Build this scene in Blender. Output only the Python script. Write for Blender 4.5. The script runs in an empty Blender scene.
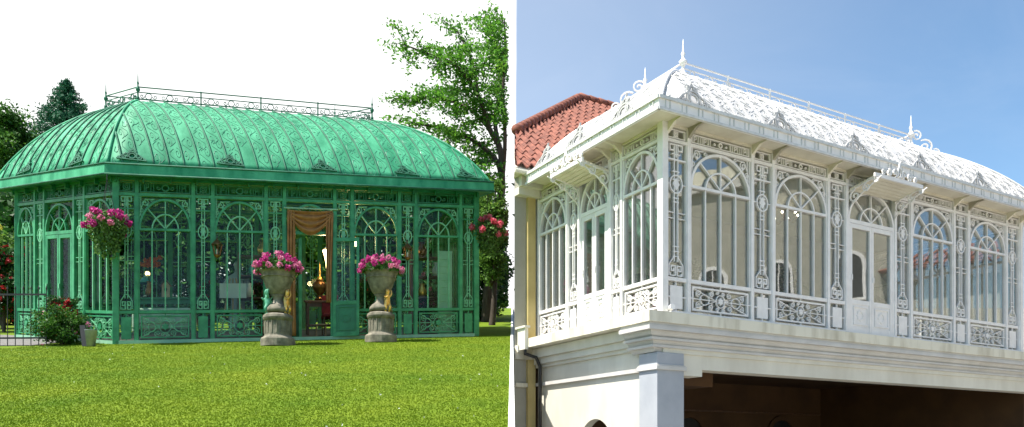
import bpy, math, random
import numpy as np
from mathutils import Vector
PI = math.pi
R = random.Random(11)
NR = np.random.default_rng(5)
C = bpy.context.scene.collection
sc = bpy.context.scene

# ------------------------------------------------------------------ camera
EYE = 1.1
F, CXP, HYP = 800.0, 512.0, 452.0          # focal length, principal column and horizon row for a 1024 wide picture
def at(px, py, Y):                          # a place seen at a pixel, Y metres deep
    return Vector(((px - CXP) / F * Y, Y, EYE + (HYP - py) / F * Y))
SL = .20375
def lawn_z(y): return SL * min(max(y, -2.7), 46.0)
def on_lawn(px, Y): return Vector(((px - CXP) / F * Y, Y, lawn_z(Y)))

cam = bpy.data.cameras.new('camera'); co = bpy.data.objects.new('camera', cam); C.objects.link(co)
co.location = (0, 0, EYE); co.rotation_euler = (PI / 2, 0, 0)
cam.sensor_width = 36; cam.lens = F / 1024 * 36; cam.shift_y = (HYP - 213.5) / 1024
cam.clip_end = 3000; cam.clip_start = .05
sc.camera = co

# ------------------------------------------------------------------ node helpers
def newmat(name):
    m = bpy.data.materials.new(name); m.use_nodes = True
    nt = m.node_tree
    return m, nt, nt.nodes['Principled BSDF']
def N(nt, t, **kw):
    n = nt.nodes.new(t)
    for k, v in kw.items():
        if k in n.inputs: n.inputs[k].default_value = v
        else: setattr(n, k, v)
    return n
def ramp(nt, a, b, ca, cb):
    r = nt.nodes.new('ShaderNodeValToRGB')
    r.color_ramp.elements[0].position = a; r.color_ramp.elements[1].position = b
    r.color_ramp.elements[0].color = (*ca, 1); r.color_ramp.elements[1].color = (*cb, 1)
    return r
def surf(name, c1, c2, scale=3, rough=.5, bump=.1, bscale=40, metallic=0, stretch=None, detail=6, lo=.35, hi=.65, spec=.5, bdist=.01):
    m, nt, b = newmat(name); L = nt.links.new
    tc = N(nt, 'ShaderNodeTexCoord'); mp = N(nt, 'ShaderNodeMapping')
    if stretch: mp.inputs['Scale'].default_value = stretch
    L(tc.outputs['Object'], mp.inputs['Vector'])
    n = N(nt, 'ShaderNodeTexNoise', Scale=scale, Detail=detail, Roughness=.6)
    L(mp.outputs[0], n.inputs['Vector'])
    r = ramp(nt, lo, hi, c1, c2); L(n.outputs['Fac'], r.inputs[0]); L(r.outputs[0], b.inputs['Base Color'])
    b.inputs['Roughness'].default_value = rough; b.inputs['Metallic'].default_value = metallic
    b.inputs['Specular IOR Level'].default_value = spec
    if bump:
        n2 = N(nt, 'ShaderNodeTexNoise', Scale=bscale, Detail=4); L(tc.outputs['Object'], n2.inputs['Vector'])
        bp = N(nt, 'ShaderNodeBump', Strength=bump, Distance=bdist); L(n2.outputs['Fac'], bp.inputs['Height']); L(bp.outputs[0], b.inputs['Normal'])
    return m
def leafmat(name, c1, c2, c3=None, trans=.35, scale=.9, rough=.55):
    m, nt, b = newmat(name); L = nt.links.new
    g = N(nt, 'ShaderNodeNewGeometry'); tc = N(nt, 'ShaderNodeTexCoord')
    n = N(nt, 'ShaderNodeTexNoise', Scale=scale, Detail=3); L(tc.outputs['Object'], n.inputs['Vector'])
    a = N(nt, 'ShaderNodeMath', operation='MULTIPLY_ADD'); L(g.outputs['Random Per Island'], a.inputs[0]); a.inputs[1].default_value = .55
    s = N(nt, 'ShaderNodeMath', operation='MULTIPLY'); L(n.outputs['Fac'], s.inputs[0]); s.inputs[1].default_value = .6
    L(s.outputs[0], a.inputs[2])
    r = ramp(nt, .2, .85, c1, c2)
    if c3:
        e = r.color_ramp.elements.new(.97); e.color = (*c3, 1)
    L(a.outputs[0], r.inputs[0]); L(r.outputs[0], b.inputs['Base Color'])
    b.inputs['Roughness'].default_value = rough; b.inputs['Specular IOR Level'].default_value = .3
    tr = N(nt, 'ShaderNodeBsdfTranslucent'); L(r.outputs[0], tr.inputs['Color'])
    mx = N(nt, 'ShaderNodeMixShader'); mx.inputs[0].default_value = trans
    L(b.outputs[0], mx.inputs[1]); L(tr.outputs[0], mx.inputs[2]); L(mx.outputs[0], nt.nodes['Material Output'].inputs['Surface'])
    return m
def glassmat(name, tint, refl, extra=0.0, veil=(.6, .6, .58), fk=1.0):
    m, nt, b = newmat(name); L = nt.links.new
    t = N(nt, 'ShaderNodeBsdfTransparent'); t.inputs[0].default_value = (*tint, 1)
    gl = N(nt, 'ShaderNodeBsdfGlossy', Roughness=.015)
    tc = N(nt, 'ShaderNodeTexCoord'); nz = N(nt, 'ShaderNodeTexNoise', Scale=1.3, Detail=2); L(tc.outputs['Object'], nz.inputs['Vector'])
    bp = N(nt, 'ShaderNodeBump', Strength=.06, Distance=.02); L(nz.outputs['Fac'], bp.inputs['Height']); L(bp.outputs[0], gl.inputs['Normal'])
    gm = N(nt, 'ShaderNodeNewGeometry'); dt = N(nt, 'ShaderNodeVectorMath', operation='DOT_PRODUCT'); L(gm.outputs['Normal'], dt.inputs[0]); L(gm.outputs['Incoming'], dt.inputs[1])
    ab = N(nt, 'ShaderNodeMath', operation='ABSOLUTE'); L(dt.outputs['Value'], ab.inputs[0]); om = N(nt, 'ShaderNodeMath', operation='SUBTRACT'); om.inputs[0].default_value = 1; L(ab.outputs[0], om.inputs[1])
    pw = N(nt, 'ShaderNodeMath', operation='POWER'); L(om.outputs[0], pw.inputs[0]); pw.inputs[1].default_value = 5
    fr = N(nt, 'ShaderNodeMath', operation='MULTIPLY_ADD'); L(pw.outputs[0], fr.inputs[0]); fr.inputs[1].default_value = .96; fr.inputs[2].default_value = .04
    ad = N(nt, 'ShaderNodeMath', operation='ADD', use_clamp=True)
    L(fr.outputs[0], ad.inputs[0]); ad.inputs[1].default_value = refl
    sc_ = N(nt, 'ShaderNodeMath', operation='MULTIPLY'); L(ad.outputs[0], sc_.inputs[0]); sc_.inputs[1].default_value = fk
    mx = N(nt, 'ShaderNodeMixShader'); L(sc_.outputs[0], mx.inputs[0]); L(t.outputs[0], mx.inputs[1]); L(gl.outputs[0], mx.inputs[2])
    d = N(nt, 'ShaderNodeBsdfDiffuse'); d.inputs[0].default_value = (*veil, 1)  # pale haze of the panes mixed in as flat colour
    m2 = N(nt, 'ShaderNodeMixShader'); m2.inputs[0].default_value = extra
    L(mx.outputs[0], m2.inputs[1]); L(d.outputs[0], m2.inputs[2]); L(m2.outputs[0], nt.nodes['Material Output'].inputs['Surface'])
    return m
def lampmat(name, col, st):
    m, nt, b = newmat(name); b.inputs['Base Color'].default_value = (*col, 1)
    b.inputs['Emission Color'].default_value = (*col, 1); b.inputs['Emission Strength'].default_value = st
    return m

M = {}
M['green_thin'] = surf('pale_green_bars', (.10, .38, .19), (.17, .48, .27), 6, .45, .1, 60)
M['green'] = surf('green_paint', (.014, .18, .07), (.045, .31, .13), 5, .45, .12, 60)
M['green_dk'] = surf('dark_green_paint', (.008, .15, .06), (.014, .20, .085), 5, .4, .1, 60)
M['green_rib'] = surf('rib_green', (.006, .09, .05), (.022, .17, .095), 6, .7, .1, 60)
M['green_scroll'] = surf('scroll_green', (.012, .13, .075), (.09, .31, .20), 4, .5, .1, 60)
M['green_pale'] = surf('pale_green_paint', (.19, .42, .27), (.27, .5, .34), 4, .5, .1, 50)
M['roof_green'] = surf('verdigris_roof', (.010, .20, .095), (.075, .40, .215), 3.0, .62, .15, 25, stretch=(1, 1, .4), lo=.34, hi=.66, detail=10, spec=.3)
M['white'] = surf('white_paint', (.74, .715, .70), (.83, .805, .79), 6, .4, .06, 60)
M['white_warm'] = surf('white_soffit', (.62, .57, .46), (.72, .68, .56), 3, .55, .08, 40)
M['white_roof'] = surf('white_roof', (.42, .41, .405), (.58, .57, .56), 9, .55, .3, 22, lo=.35, hi=.6)
M['crest_grey'] = surf('shade_grey_crest', (.30, .30, .30), (.42, .42, .41), 9, .5, .1, 60)  # relief shading of the lacy crests put into a flat darker grey
M['white_rel'] = surf('white_relief', (.55, .55, .54), (.68, .68, .67), 9, .5, .1, 60)
M['cream'] = surf('cream_render', (.58, .55, .465), (.70, .675, .585), 1.6, .8, .15, 80, stretch=(1, 1, .35))
M['ledge'] = surf('ledge_render', (.44, .40, .30), (.72, .68, .56), 3.5, .8, .15, 60, stretch=(1, 1, .18), lo=.28, hi=.55)
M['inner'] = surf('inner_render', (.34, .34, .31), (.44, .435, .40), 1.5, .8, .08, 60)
M['moulding'] = surf('grey_moulding', (.50, .48, .45), (.60, .58, .55), 2, .75, .1, 70)
M['pillar'] = surf('grey_pillar', (.33, .35, .385), (.40, .42, .45), 1.6, .8, .12, 70)
M['ochre'] = surf('ochre_render', (.45, .34, .13), (.55, .43, .18), 2, .8, .12, 60)
M['shadow_greywall'] = surf('shadow_grey_render', (.30, .29, .24), (.38, .36, .30), 1.5, .85, .12, 60)  # house wall's shadow put into the colour as grey; neighbour houses share it
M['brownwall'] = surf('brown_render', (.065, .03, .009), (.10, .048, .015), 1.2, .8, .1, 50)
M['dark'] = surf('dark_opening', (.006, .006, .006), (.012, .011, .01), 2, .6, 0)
M['black'] = surf('black_iron', (.012, .012, .012), (.03, .028, .026), 8, .5, .1, 60)
M['stone'] = surf('urn_stone', (.085, .078, .055), (.25, .225, .17), 6, .85, .4, 45)
M['gold'] = surf('gilding', (.62, .36, .08), (.80, .52, .16), 9, .35, .15, 40, metallic=.85)
M['bronze'] = surf('bronze', (.16, .08, .03), (.28, .14, .06), 6, .35, .1, 40, metallic=.8)
M['copperg'] = surf('greened_copper', (.05, .28, .17), (.12, .38, .24), 8, .5, .1, 40)
M['curtain'] = surf('gold_fabric', (.20, .09, .022), (.36, .17, .05), 6, .7, .3, 30)
M['wood'] = surf('dark_wood', (.07, .035, .018), (.14, .07, .035), 5, .5, .1, 40, stretch=(1, 8, 1))
M['wood_lt'] = surf('light_wood', (.30, .19, .10), (.42, .29, .16), 5, .55, .1, 40)
M['red_cloth'] = surf('red_cloth', (.16, .012, .015), (.25, .02, .025), 8, .8, .2, 40)
M['white_cloth'] = surf('white_board', (.55, .58, .55), (.68, .70, .66), 3, .7, .05, 40)
M['statue'] = surf('statue_plaster', (.28, .34, .38), (.42, .47, .50), 5, .8, .2, 40)
M['sofa'] = surf('pale_upholstery', (.34, .46, .36), (.52, .60, .48), 9, .9, .3, 50)
M['teal'] = surf('teal_shade', (.05, .30, .30), (.10, .42, .40), 8, .5, .1, 40)
M['floor'] = surf('interior_floor', (.06, .05, .04), (.10, .085, .07), 3, .6, .05, 40)
M['paving'] = surf('path_gravel', (.10, .095, .09), (.18, .17, .165), 14, .9, .4, 60)
M['drive'] = surf('driveway', (.24, .23, .21), (.34, .32, .29), 2, .9, .3, 60)
M['bark'] = surf('bark', (.035, .026, .018), (.08, .06, .045), 9, .9, .6, 30, stretch=(1, 1, .25))
M['pot'] = surf('zinc', (.24, .26, .27), (.36, .38, .39), 8, .5, .1, 40, metallic=.4)
M['wallwhite'] = surf('white_render', (.76, .76, .74), (.84, .84, .82), 3, .85, .1, 60)
M['glassL'] = glassmat('greenhouse_glass', (.93, .97, .94), .0, fk=.3)
M['glassR'] = glassmat('conservatory_glass', (.88, .9, .88), .21, .03, (.66, .67, .66), 1.0)
M['lamp'] = lampmat('lamp_glow', (1, .72, .3), 5)
M['bulb'] = lampmat('bulb_glow', (1, .9, .7), 12)
M['leaf_locust'] = leafmat('locust_leaf', (.04, .16, .02), (.13, .31, .03), (.22, .38, .04), .55)
M['leaf_tree'] = leafmat('tree_leaf', (.018, .075, .012), (.075, .19, .025), (.15, .25, .03), .35)
M['leaf_dark'] = leafmat('dark_leaf', (.008, .04, .01), (.035, .12, .022), (.07, .17, .03), .3)
M['leaf_conifer'] = leafmat('conifer_needle', (.008, .07, .035), (.03, .15, .07), (.06, .2, .09), .2)
M['leaf_light'] = leafmat('light_leaf', (.05, .14, .02), (.14, .27, .04), (.3, .36, .05), .4)
M['leaf_basket'] = leafmat('trailing_leaf', (.035, .12, .02), (.17, .30, .08), (.5, .55, .35), .3, 6)
M['pink'] = leafmat('pink_petal', (.38, .015, .16), (.62, .06, .32), (.8, .35, .55), .35, 9)
M['palepink'] = leafmat('pale_petal', (.58, .08, .26), (.8, .36, .52), (.88, .72, .74), .35, 9)
M['redflower'] = leafmat('red_petal', (.28, .008, .012), (.5, .03, .04), (.7, .12, .12), .3, 9)
M['salmon'] = leafmat('salmon_petal', (.7, .07, .14), (.85, .26, .32), (.9, .5, .5), .45, 9)
M['yellowflower'] = leafmat('yellow_petal', (.45, .4, .05), (.6, .55, .1), (.6, .6, .15), .3, 9)
M['orange'] = leafmat('orange_petal', (.5, .1, .02), (.7, .2, .04), (.7, .3, .1), .3, 9)
M['birdpaint'] = surf('birdhouse_paint', (.42, .30, .20), (.55, .42, .30), 6, .7, .1, 40)

def tiles_mat():
    m = surf('terracotta', (.10, .028, .018), (.32, .105, .065), 6.5, .8, .25, 30, lo=.3, hi=.7); return m
M['tile'] = tiles_mat()

def grassmat():
    m, nt, b = newmat('lawn_grass'); L = nt.links.new
    tc = N(nt, 'ShaderNodeTexCoord')
    n1 = N(nt, 'ShaderNodeTexNoise', Scale=.55, Detail=6, Roughness=.7); n2 = N(nt, 'ShaderNodeTexNoise', Scale=45, Detail=4)
    L(tc.outputs['Object'], n1.inputs['Vector']); L(tc.outputs['Object'], n2.inputs['Vector'])
    r1 = ramp(nt, .3, .72, (.085, .168, .007), (.185, .245, .014)); L(n1.outputs['Fac'], r1.inputs[0])
    r2 = ramp(nt, .3, .75, (.72, .75, .65), (1.08, 1.05, 1.0)); L(n2.outputs['Fac'], r2.inputs[0])
    mx = N(nt, 'ShaderNodeMix', data_type='RGBA', blend_type='MULTIPLY'); mx.inputs['Factor'].default_value = 1
    L(r1.outputs[0], mx.inputs['A']); L(r2.outputs[0], mx.inputs['B']); L(mx.outputs['Result'], b.inputs['Base Color'])
    b.inputs['Roughness'].default_value = .85; b.inputs['Specular IOR Level'].default_value = .15
    bp = N(nt, 'ShaderNodeBump', Strength=.7, Distance=.03); L(n2.outputs['Fac'], bp.inputs['Height']); L(bp.outputs[0], b.inputs['Normal'])
    return m
M['grass'] = grassmat()
def blademat():
    m, nt, b = newmat('grass_blade'); L = nt.links.new
    tc = N(nt, 'ShaderNodeTexCoord'); g = N(nt, 'ShaderNodeNewGeometry')
    n1 = N(nt, 'ShaderNodeTexNoise', Scale=.55, Detail=6, Roughness=.7); L(tc.outputs['Object'], n1.inputs['Vector'])
    a = N(nt, 'ShaderNodeMath', operation='MULTIPLY_ADD'); L(g.outputs['Random Per Island'], a.inputs[0]); a.inputs[1].default_value = .18
    s = N(nt, 'ShaderNodeMath', operation='MULTIPLY_ADD'); L(n1.outputs['Fac'], s.inputs[0]); s.inputs[1].default_value = 1.5; s.inputs[2].default_value = -.32
    L(s.outputs[0], a.inputs[2])
    r = ramp(nt, .15, .8, (.090, .175, .006), (.19, .255, .013)); L(a.outputs[0], r.inputs[0])
    e = r.color_ramp.elements.new(.93); e.color = (.24, .21, .035, 1)
    L(r.outputs[0], b.inputs['Base Color']); b.inputs['Roughness'].default_value = .6; b.inputs['Specular IOR Level'].default_value = .2
    tr = N(nt, 'ShaderNodeBsdfTranslucent'); L(r.outputs[0], tr.inputs['Color'])
    mx = N(nt, 'ShaderNodeMixShader'); mx.inputs[0].default_value = .35
    L(b.outputs[0], mx.inputs[1]); L(tr.outputs[0], mx.inputs[2]); L(mx.outputs[0], nt.nodes['Material Output'].inputs['Surface'])
    return m
M['blade'] = blademat()

# ------------------------------------------------------------------ object helpers
ORG = {}
def tag(o, label=None, cat=None, group=None, kind=None):
    if label: o['label'] = label
    if cat: o['category'] = cat
    if group: o['group'] = group
    if kind: o['kind'] = kind
    return o
def thing(name, loc, label, cat, group=None):
    o = bpy.data.objects.new(name, None); C.objects.link(o); o.location = loc; o.empty_display_size = .2
    ORG[o.name] = Vector(loc); return tag(o, label, cat, group)

class Fr:                                   # a wall plane: u along the wall, h up, d outwards
    def __init__(s, o, u, n, up=(0, 0, 1)): s.o, s.u, s.n, s.up = Vector(o), Vector(u), Vector(n), Vector(up)
    def p(s, u, h, d=0): return s.o + s.u * u + s.up * h + s.n * d

class MB:
    def __init__(s): s.v = []; s.f = []; s.k = 0
    def _j(s): s.k += 1; return ((s.k * 7) % 17) * .00035
    def add(s, vs, fs):
        b = len(s.v); s.v += [tuple(x) for x in vs]; s.f += [tuple(i + b for i in f) for f in fs]
    def hexa(s, p):                         # 8 corners: bottom 4, top 4
        s.add(p, [(3, 2, 1, 0), (4, 5, 6, 7), (0, 1, 5, 4), (1, 2, 6, 5), (2, 3, 7, 6), (3, 0, 4, 7)])
    def box(s, fr, u0, u1, h0, h1, d0, d1):
        j = s._j(); d0 -= j; d1 += j
        P = fr.p
        s.hexa([P(u0, h0, d1), P(u1, h0, d1), P(u1, h0, d0), P(u0, h0, d0), P(u0, h1, d1), P(u1, h1, d1), P(u1, h1, d0), P(u0, h1, d0)])
    def ribbon(s, fr, pts, w, d0, d1, closed=False):
        j = s._j(); d0 -= j; d1 += j
        n = len(pts); vs = []
        for i in range(n):
            a = pts[i - 1] if (i or closed) else pts[i]; b = pts[(i + 1) % n] if (i < n - 1 or closed) else pts[i]
            c = pts[i]
            def nrm(p, q):
                x, y = q[0] - p[0], q[1] - p[1]; l = math.hypot(x, y) or 1; return (-y / l, x / l)
            n1 = nrm(a, c) if a != c else nrm(c, b); n2 = nrm(c, b) if b != c else n1
            mx, my = n1[0] + n2[0], n1[1] + n2[1]; l = math.hypot(mx, my)
            if l < .2: mx, my = n1; k = 1
            else: mx /= l; my /= l; k = 1 / max(.5, mx * n1[0] + my * n1[1])
            for sg in (1, -1):
                uu, hh = c[0] + mx * k * w / 2 * sg, c[1] + my * k * w / 2 * sg
                vs += [fr.p(uu, hh, d0), fr.p(uu, hh, d1)]
        fs = []
        for i in range(n if closed else n - 1):
            a, b = i * 4, ((i + 1) % n) * 4
            fs += [(a + 1, b + 1, b + 3, a + 3), (a, a + 2, b + 2, b), (a, b, b + 1, a + 1), (a + 2, a + 3, b + 3, b + 2)]
        if not closed:
            fs += [(0, 1, 3, 2)]; e = (n - 1) * 4; fs += [(e, e + 2, e + 3, e + 1)]
        s.add(vs, fs)
    def line(s, fr, u0, h0, u1, h1, w, d0, d1): s.ribbon(fr, [(u0, h0), (u1, h1)], w, d0, d1)
    def plate(s, fr, pts, d0, d1):
        j = s._j(); d0 -= j; d1 += j; n = len(pts)
        vs = [fr.p(a, b, d0) for a, b in pts] + [fr.p(a, b, d1) for a, b in pts]
        s.add(vs, [tuple(range(n - 1, -1, -1)), tuple(range(n, 2 * n))] + [(i, (i + 1) % n, n + (i + 1) % n, n + i) for i in range(n)])
    def tube(s, pts, r, n=6, closed=False):
        pts = [Vector(p) for p in pts]; m = len(pts); rs = r if isinstance(r, (list, tuple)) else [r] * m
        vs = []; ref = None
        for i in range(m):
            t = (pts[(i + 1) % m] if (closed or i < m - 1) else pts[i]) - (pts[i - 1] if (closed or i) else pts[i])
            t = t.normalized() if t.length > 1e-9 else Vector((0, 0, 1))
            if ref is None:
                ref = Vector((0, 0, 1)) if abs(t.z) < .9 else Vector((1, 0, 0))
            a = (ref - t * ref.dot(t)).normalized(); b = t.cross(a); ref = a
            for k in range(n):
                an = 2 * PI * k / n; vs.append(pts[i] + (a * math.cos(an) + b * math.sin(an)) * rs[i])
        fs = []
        for i in range(m if closed else m - 1):
            j = (i + 1) % m
            for k in range(n): fs.append((i * n + k, i * n + (k + 1) % n, j * n + (k + 1) % n, j * n + k))
        if not closed: fs += [tuple(range(n - 1, -1, -1)), tuple(range((m - 1) * n, m * n))]
        s.add(vs, fs)
    def lathe(s, prof, c, n=24, up=None):
        c = Vector(c); vs = []; m = len(prof)
        for r, z in prof:
            for k in range(n): a = 2 * PI * k / n; vs.append(c + Vector((r * math.cos(a), r * math.sin(a), z)))
        fs = [(i * n + k, i * n + (k + 1) % n, (i + 1) * n + (k + 1) % n, (i + 1) * n + k) for i in range(m - 1) for k in range(n)]
        fs += [tuple(range(n - 1, -1, -1)), tuple(range((m - 1) * n, m * n))]
        s.add(vs, fs)
    def ball(s, c, r, n=10, sz=1):
        prof = [(max(.001, r * math.sin(PI * i / n)), -r * sz * math.cos(PI * i / n)) for i in range(n + 1)]; s.lathe(prof, c, n + 2)
    def build(s, name, mat, parent=None, smooth=False, bevel=0):
        me = bpy.data.meshes.new(name); o = bpy.data.objects.new(name, me); C.objects.link(o)
        og = Vector((0, 0, 0))
        if parent is not None:
            og = ORG[parent.name]; o.parent = parent
        ORG[o.name] = og
        me.from_pydata([(x[0] - og.x, x[1] - og.y, x[2] - og.z) for x in s.v], [], s.f)
        me.materials.append(mat); me.validate()
        if smooth: me.polygons.foreach_set('use_smooth', [True] * len(me.polygons))
        if bevel:
            b = o.modifiers.new('bevel', 'BEVEL'); b.width = bevel; b.segments = 2; b.limit_method = 'ANGLE'
        return o

def npmesh(name, verts, faces_n, mat, parent=None, smooth=False):   # verts (n,k,3): n faces of k corners
    n, k, _ = verts.shape
    og = np.array(ORG[parent.name]) if parent is not None else np.zeros(3)
    me = bpy.data.meshes.new(name)
    me.vertices.add(n * k); me.vertices.foreach_set('co', (verts - og).reshape(-1).astype(np.float32))
    me.loops.add(n * k); me.loops.foreach_set('vertex_index', np.arange(n * k, dtype=np.int32))
    me.polygons.add(n); me.polygons.foreach_set('loop_start', np.arange(0, n * k, k, dtype=np.int32))
    me.polygons.foreach_set('loop_total', np.full(n, k, dtype=np.int32))
    me.update(); me.materials.append(mat)
    o = bpy.data.objects.new(name, me); C.objects.link(o)
    if parent is not None: o.parent = parent
    ORG[o.name] = Vector(og); return o

def leaf_quads(cen, size, aspect=.5, flat=0.0, rng=NR):
    n = len(cen)
    a = rng.normal(size=(n, 3)); a[:, 2] *= (1 - flat); a /= np.linalg.norm(a, axis=1, keepdims=True)
    b = rng.normal(size=(n, 3)); b[:, 2] *= (1 - flat * .8)
    b -= a * (a * b).sum(1, keepdims=True); b /= np.linalg.norm(b, axis=1, keepdims=True)
    L = size * rng.uniform(.6, 1.3, (n, 1)); W = L * aspect
    bend = np.cross(a, b) * L * .18
    return np.stack([cen - a * L * .5, cen + b * W * .5 + bend, cen + a * L * .5, cen - b * W * .5 + bend], 1)

def copy_tree(o, parent=None):
    c = o.copy(); C.objects.link(c); ORG[c.name] = ORG[o.name]
    if parent is not None: c.parent = parent
    for ch in [x for x in bpy.data.objects if x.parent == o]: copy_tree(ch, c)
    return c
def arcpts(cx, cy, rx, ry, a0, a1, n=16):
    return [(cx + rx * math.cos(a0 + (a1 - a0) * i / n), cy + ry * math.sin(a0 + (a1 - a0) * i / n)) for i in range(n + 1)]
def spiral(cx, cy, r, turns, a0, sg=1, n=None, r1=.15):
    n = n or max(8, int(turns * 12))
    return [(cx + r * (1 - (1 - r1) * i / n) * math.cos(a0 + sg * 2 * PI * turns * i / n), cy + r * (1 - (1 - r1) * i / n) * math.sin(a0 + sg * 2 * PI * turns * i / n)) for i in range(n + 1)]
# ------------------------------------------------------------------ iron-and-glass bays (both houses share the style)
def window_bay(fr, root, u0, u1, L, mats, rich=True, glass=True):
    iron, thin, gl = mats
    hp, hs, ha, f0, f1 = L; uc = (u0 + u1) / 2; W = u1 - u0
    b = MB()
    b.box(fr, u0, u1, hp - .03, hp + .03, -.035, .035)
    b.box(fr, u0, u1, hs - .022, hs + .022, -.03, .03)
    b.ribbon(fr, arcpts(uc, hs, W / 2 - .02, ha - hs - .02, 0, PI, 22), .042, -.03, .034)
    for a, c in ((u0, u0 + .022), (u1 - .022, u1)): b.box(fr, a, c, hp, f0 - .01, -.026, .026)
    w = b.build('window', iron, root)
    b = MB()
    b.ribbon(fr, arcpts(uc, hs, W * .25, (ha - hs) * .5, 0, PI, 14), .026, -.02, .026)
    for a in (PI * .25, PI * .5, PI * .75):
        b.line(fr, uc + .01 * math.cos(a), hs + .03, uc + (W / 2 - .03) * math.cos(a), hs + (ha - hs - .03) * math.sin(a), .022, -.016, .02)
    for k in (.25, .5, .75):
        b.line(fr, u0 + W * k, hp + .02, u0 + W * k, hs - .015, .024, -.018, .02)
    b.build('glazing_bars', thin, w)
    if rich:
        b = MB()
        for sg in (-1, 1):
            ue = uc + sg * W / 2
            b.ribbon(fr, spiral(ue - sg * W * .115, ha - .085, .075, 1.4, PI * .5, sg), .016, -.01, .012)
            b.ribbon(fr, spiral(ue - sg * W * .05, ha - .235, .05, 1.3, PI, -sg), .014, -.01, .012)
            b.ribbon(fr, spiral(ue - sg * W * .255, ha - .035, .04, 1.2, 0, sg), .014, -.01, .012)
            b.ribbon(fr, [(ue - sg * .015, ha - .36), (ue - sg * .04, ha - .3), (ue - sg * .05, ha - .18), (ue - sg * .12, ha - .02), (ue - sg * .3, ha - .01)], .014, -.01, .012)
            b.plate(fr, [(ue - sg * .16, ha - .17), (ue - sg * .13, ha - .13), (ue - sg * .16, ha - .09), (ue - sg * .19, ha - .13)][::sg], -.008, .012)
        b.line(fr, u0 + .01, f0 - .02, u1 - .01, f0 - .02, .014, -.01, .012)
        for sg in (-1, 1): b.line(fr, uc + sg * W * .46, ha - .36, uc + sg * W * .46, f0 - .015, .014, -.01, .012)
        b.build('spandrel_scroll', thin, w)
    if glass:
        b = MB(); b.box(fr, u0, u1, hp, f0, -.026, -.02); b.build('glass_pane', gl, w)
    return w

def scroll_panel(fr, root, u0, u1, h0, h1, mats, rich=True):
    iron, thin, gl = mats; W = u1 - u0; H = h1 - h0; uc, hc = (u0 + u1) / 2, (h0 + h1) / 2
    b = MB(); i = .055
    b.ribbon(fr, [(u0 + i, h0 + i), (u1 - i, h0 + i), (u1 - i, h1 - i), (u0 + i, h1 - i)], .026, -.02, .024, True)
    for (a, c, d, e) in ((u0, hc, u0 + i, hc), (u1 - i, hc, u1, hc), (uc, h0, uc, h0 + i), (uc, h1 - i, uc, h1)):
        b.line(fr, a, c, d, e, .02, -.015, .018)
    p = b.build('lower_panel', iron, root)
    b = MB(); i2 = i + .015; w2 = W / 2 - i2; h2 = H / 2 - i2; t = .0125
    b.ribbon(fr, arcpts(uc, hc, h2 * .55, h2 * .62, 0, 2 * PI, 20)[:-1], t, -.012, .014, True)
    for sg in (-1, 1):
        b.ribbon(fr, [(uc + sg * w2, hc + h2), (uc + sg * h2 * .5, hc), (uc + sg * w2, hc - h2)], t, -.012, .014)
        b.ribbon(fr, arcpts(uc + sg * w2 * .58, hc, w2 * .17, h2 * .5, 0, 2 * PI, 16)[:-1], t, -.012, .014, True)
        for sv in (-1, 1):
            b.ribbon(fr, spiral(uc + sg * w2 * .34, hc + sv * h2 * .66, h2 * .32, 1.5, PI / 2 * sv, sg), t, -.012, .012)
            b.ribbon(fr, spiral(uc + sg * w2 * .8, hc + sv * h2 * .58, h2 * .34, 1.5, -PI / 2 * sv, sg * sv), t, -.012, .012)
            b.ribbon(fr, spiral(uc + sg * w2 * .1, hc + sv * h2 * .8, h2 * .2, 1.3, 0, -sg), t, -.012, .012)
    for sg in (-1, 1): b.ribbon(fr, [(uc + sg * h2 * .55, hc), (uc + sg * w2, hc)], t, -.01, .012)
    b.build('scrollwork', thin, p)
    b = MB(); b.plate(fr, [(uc + r * math.cos(a), hc + r * math.sin(a)) for k in range(12) for a, r in [(PI * k / 6, h2 * (.42 if k % 2 else .24))]], -.015, .022)
    b.build('rosette', iron, p)
    if rich:
        b = MB(); b.box(fr, u0, u1, h0, h1, -.03, -.024); b.build('glass_pane', gl, p)
    return p

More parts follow.
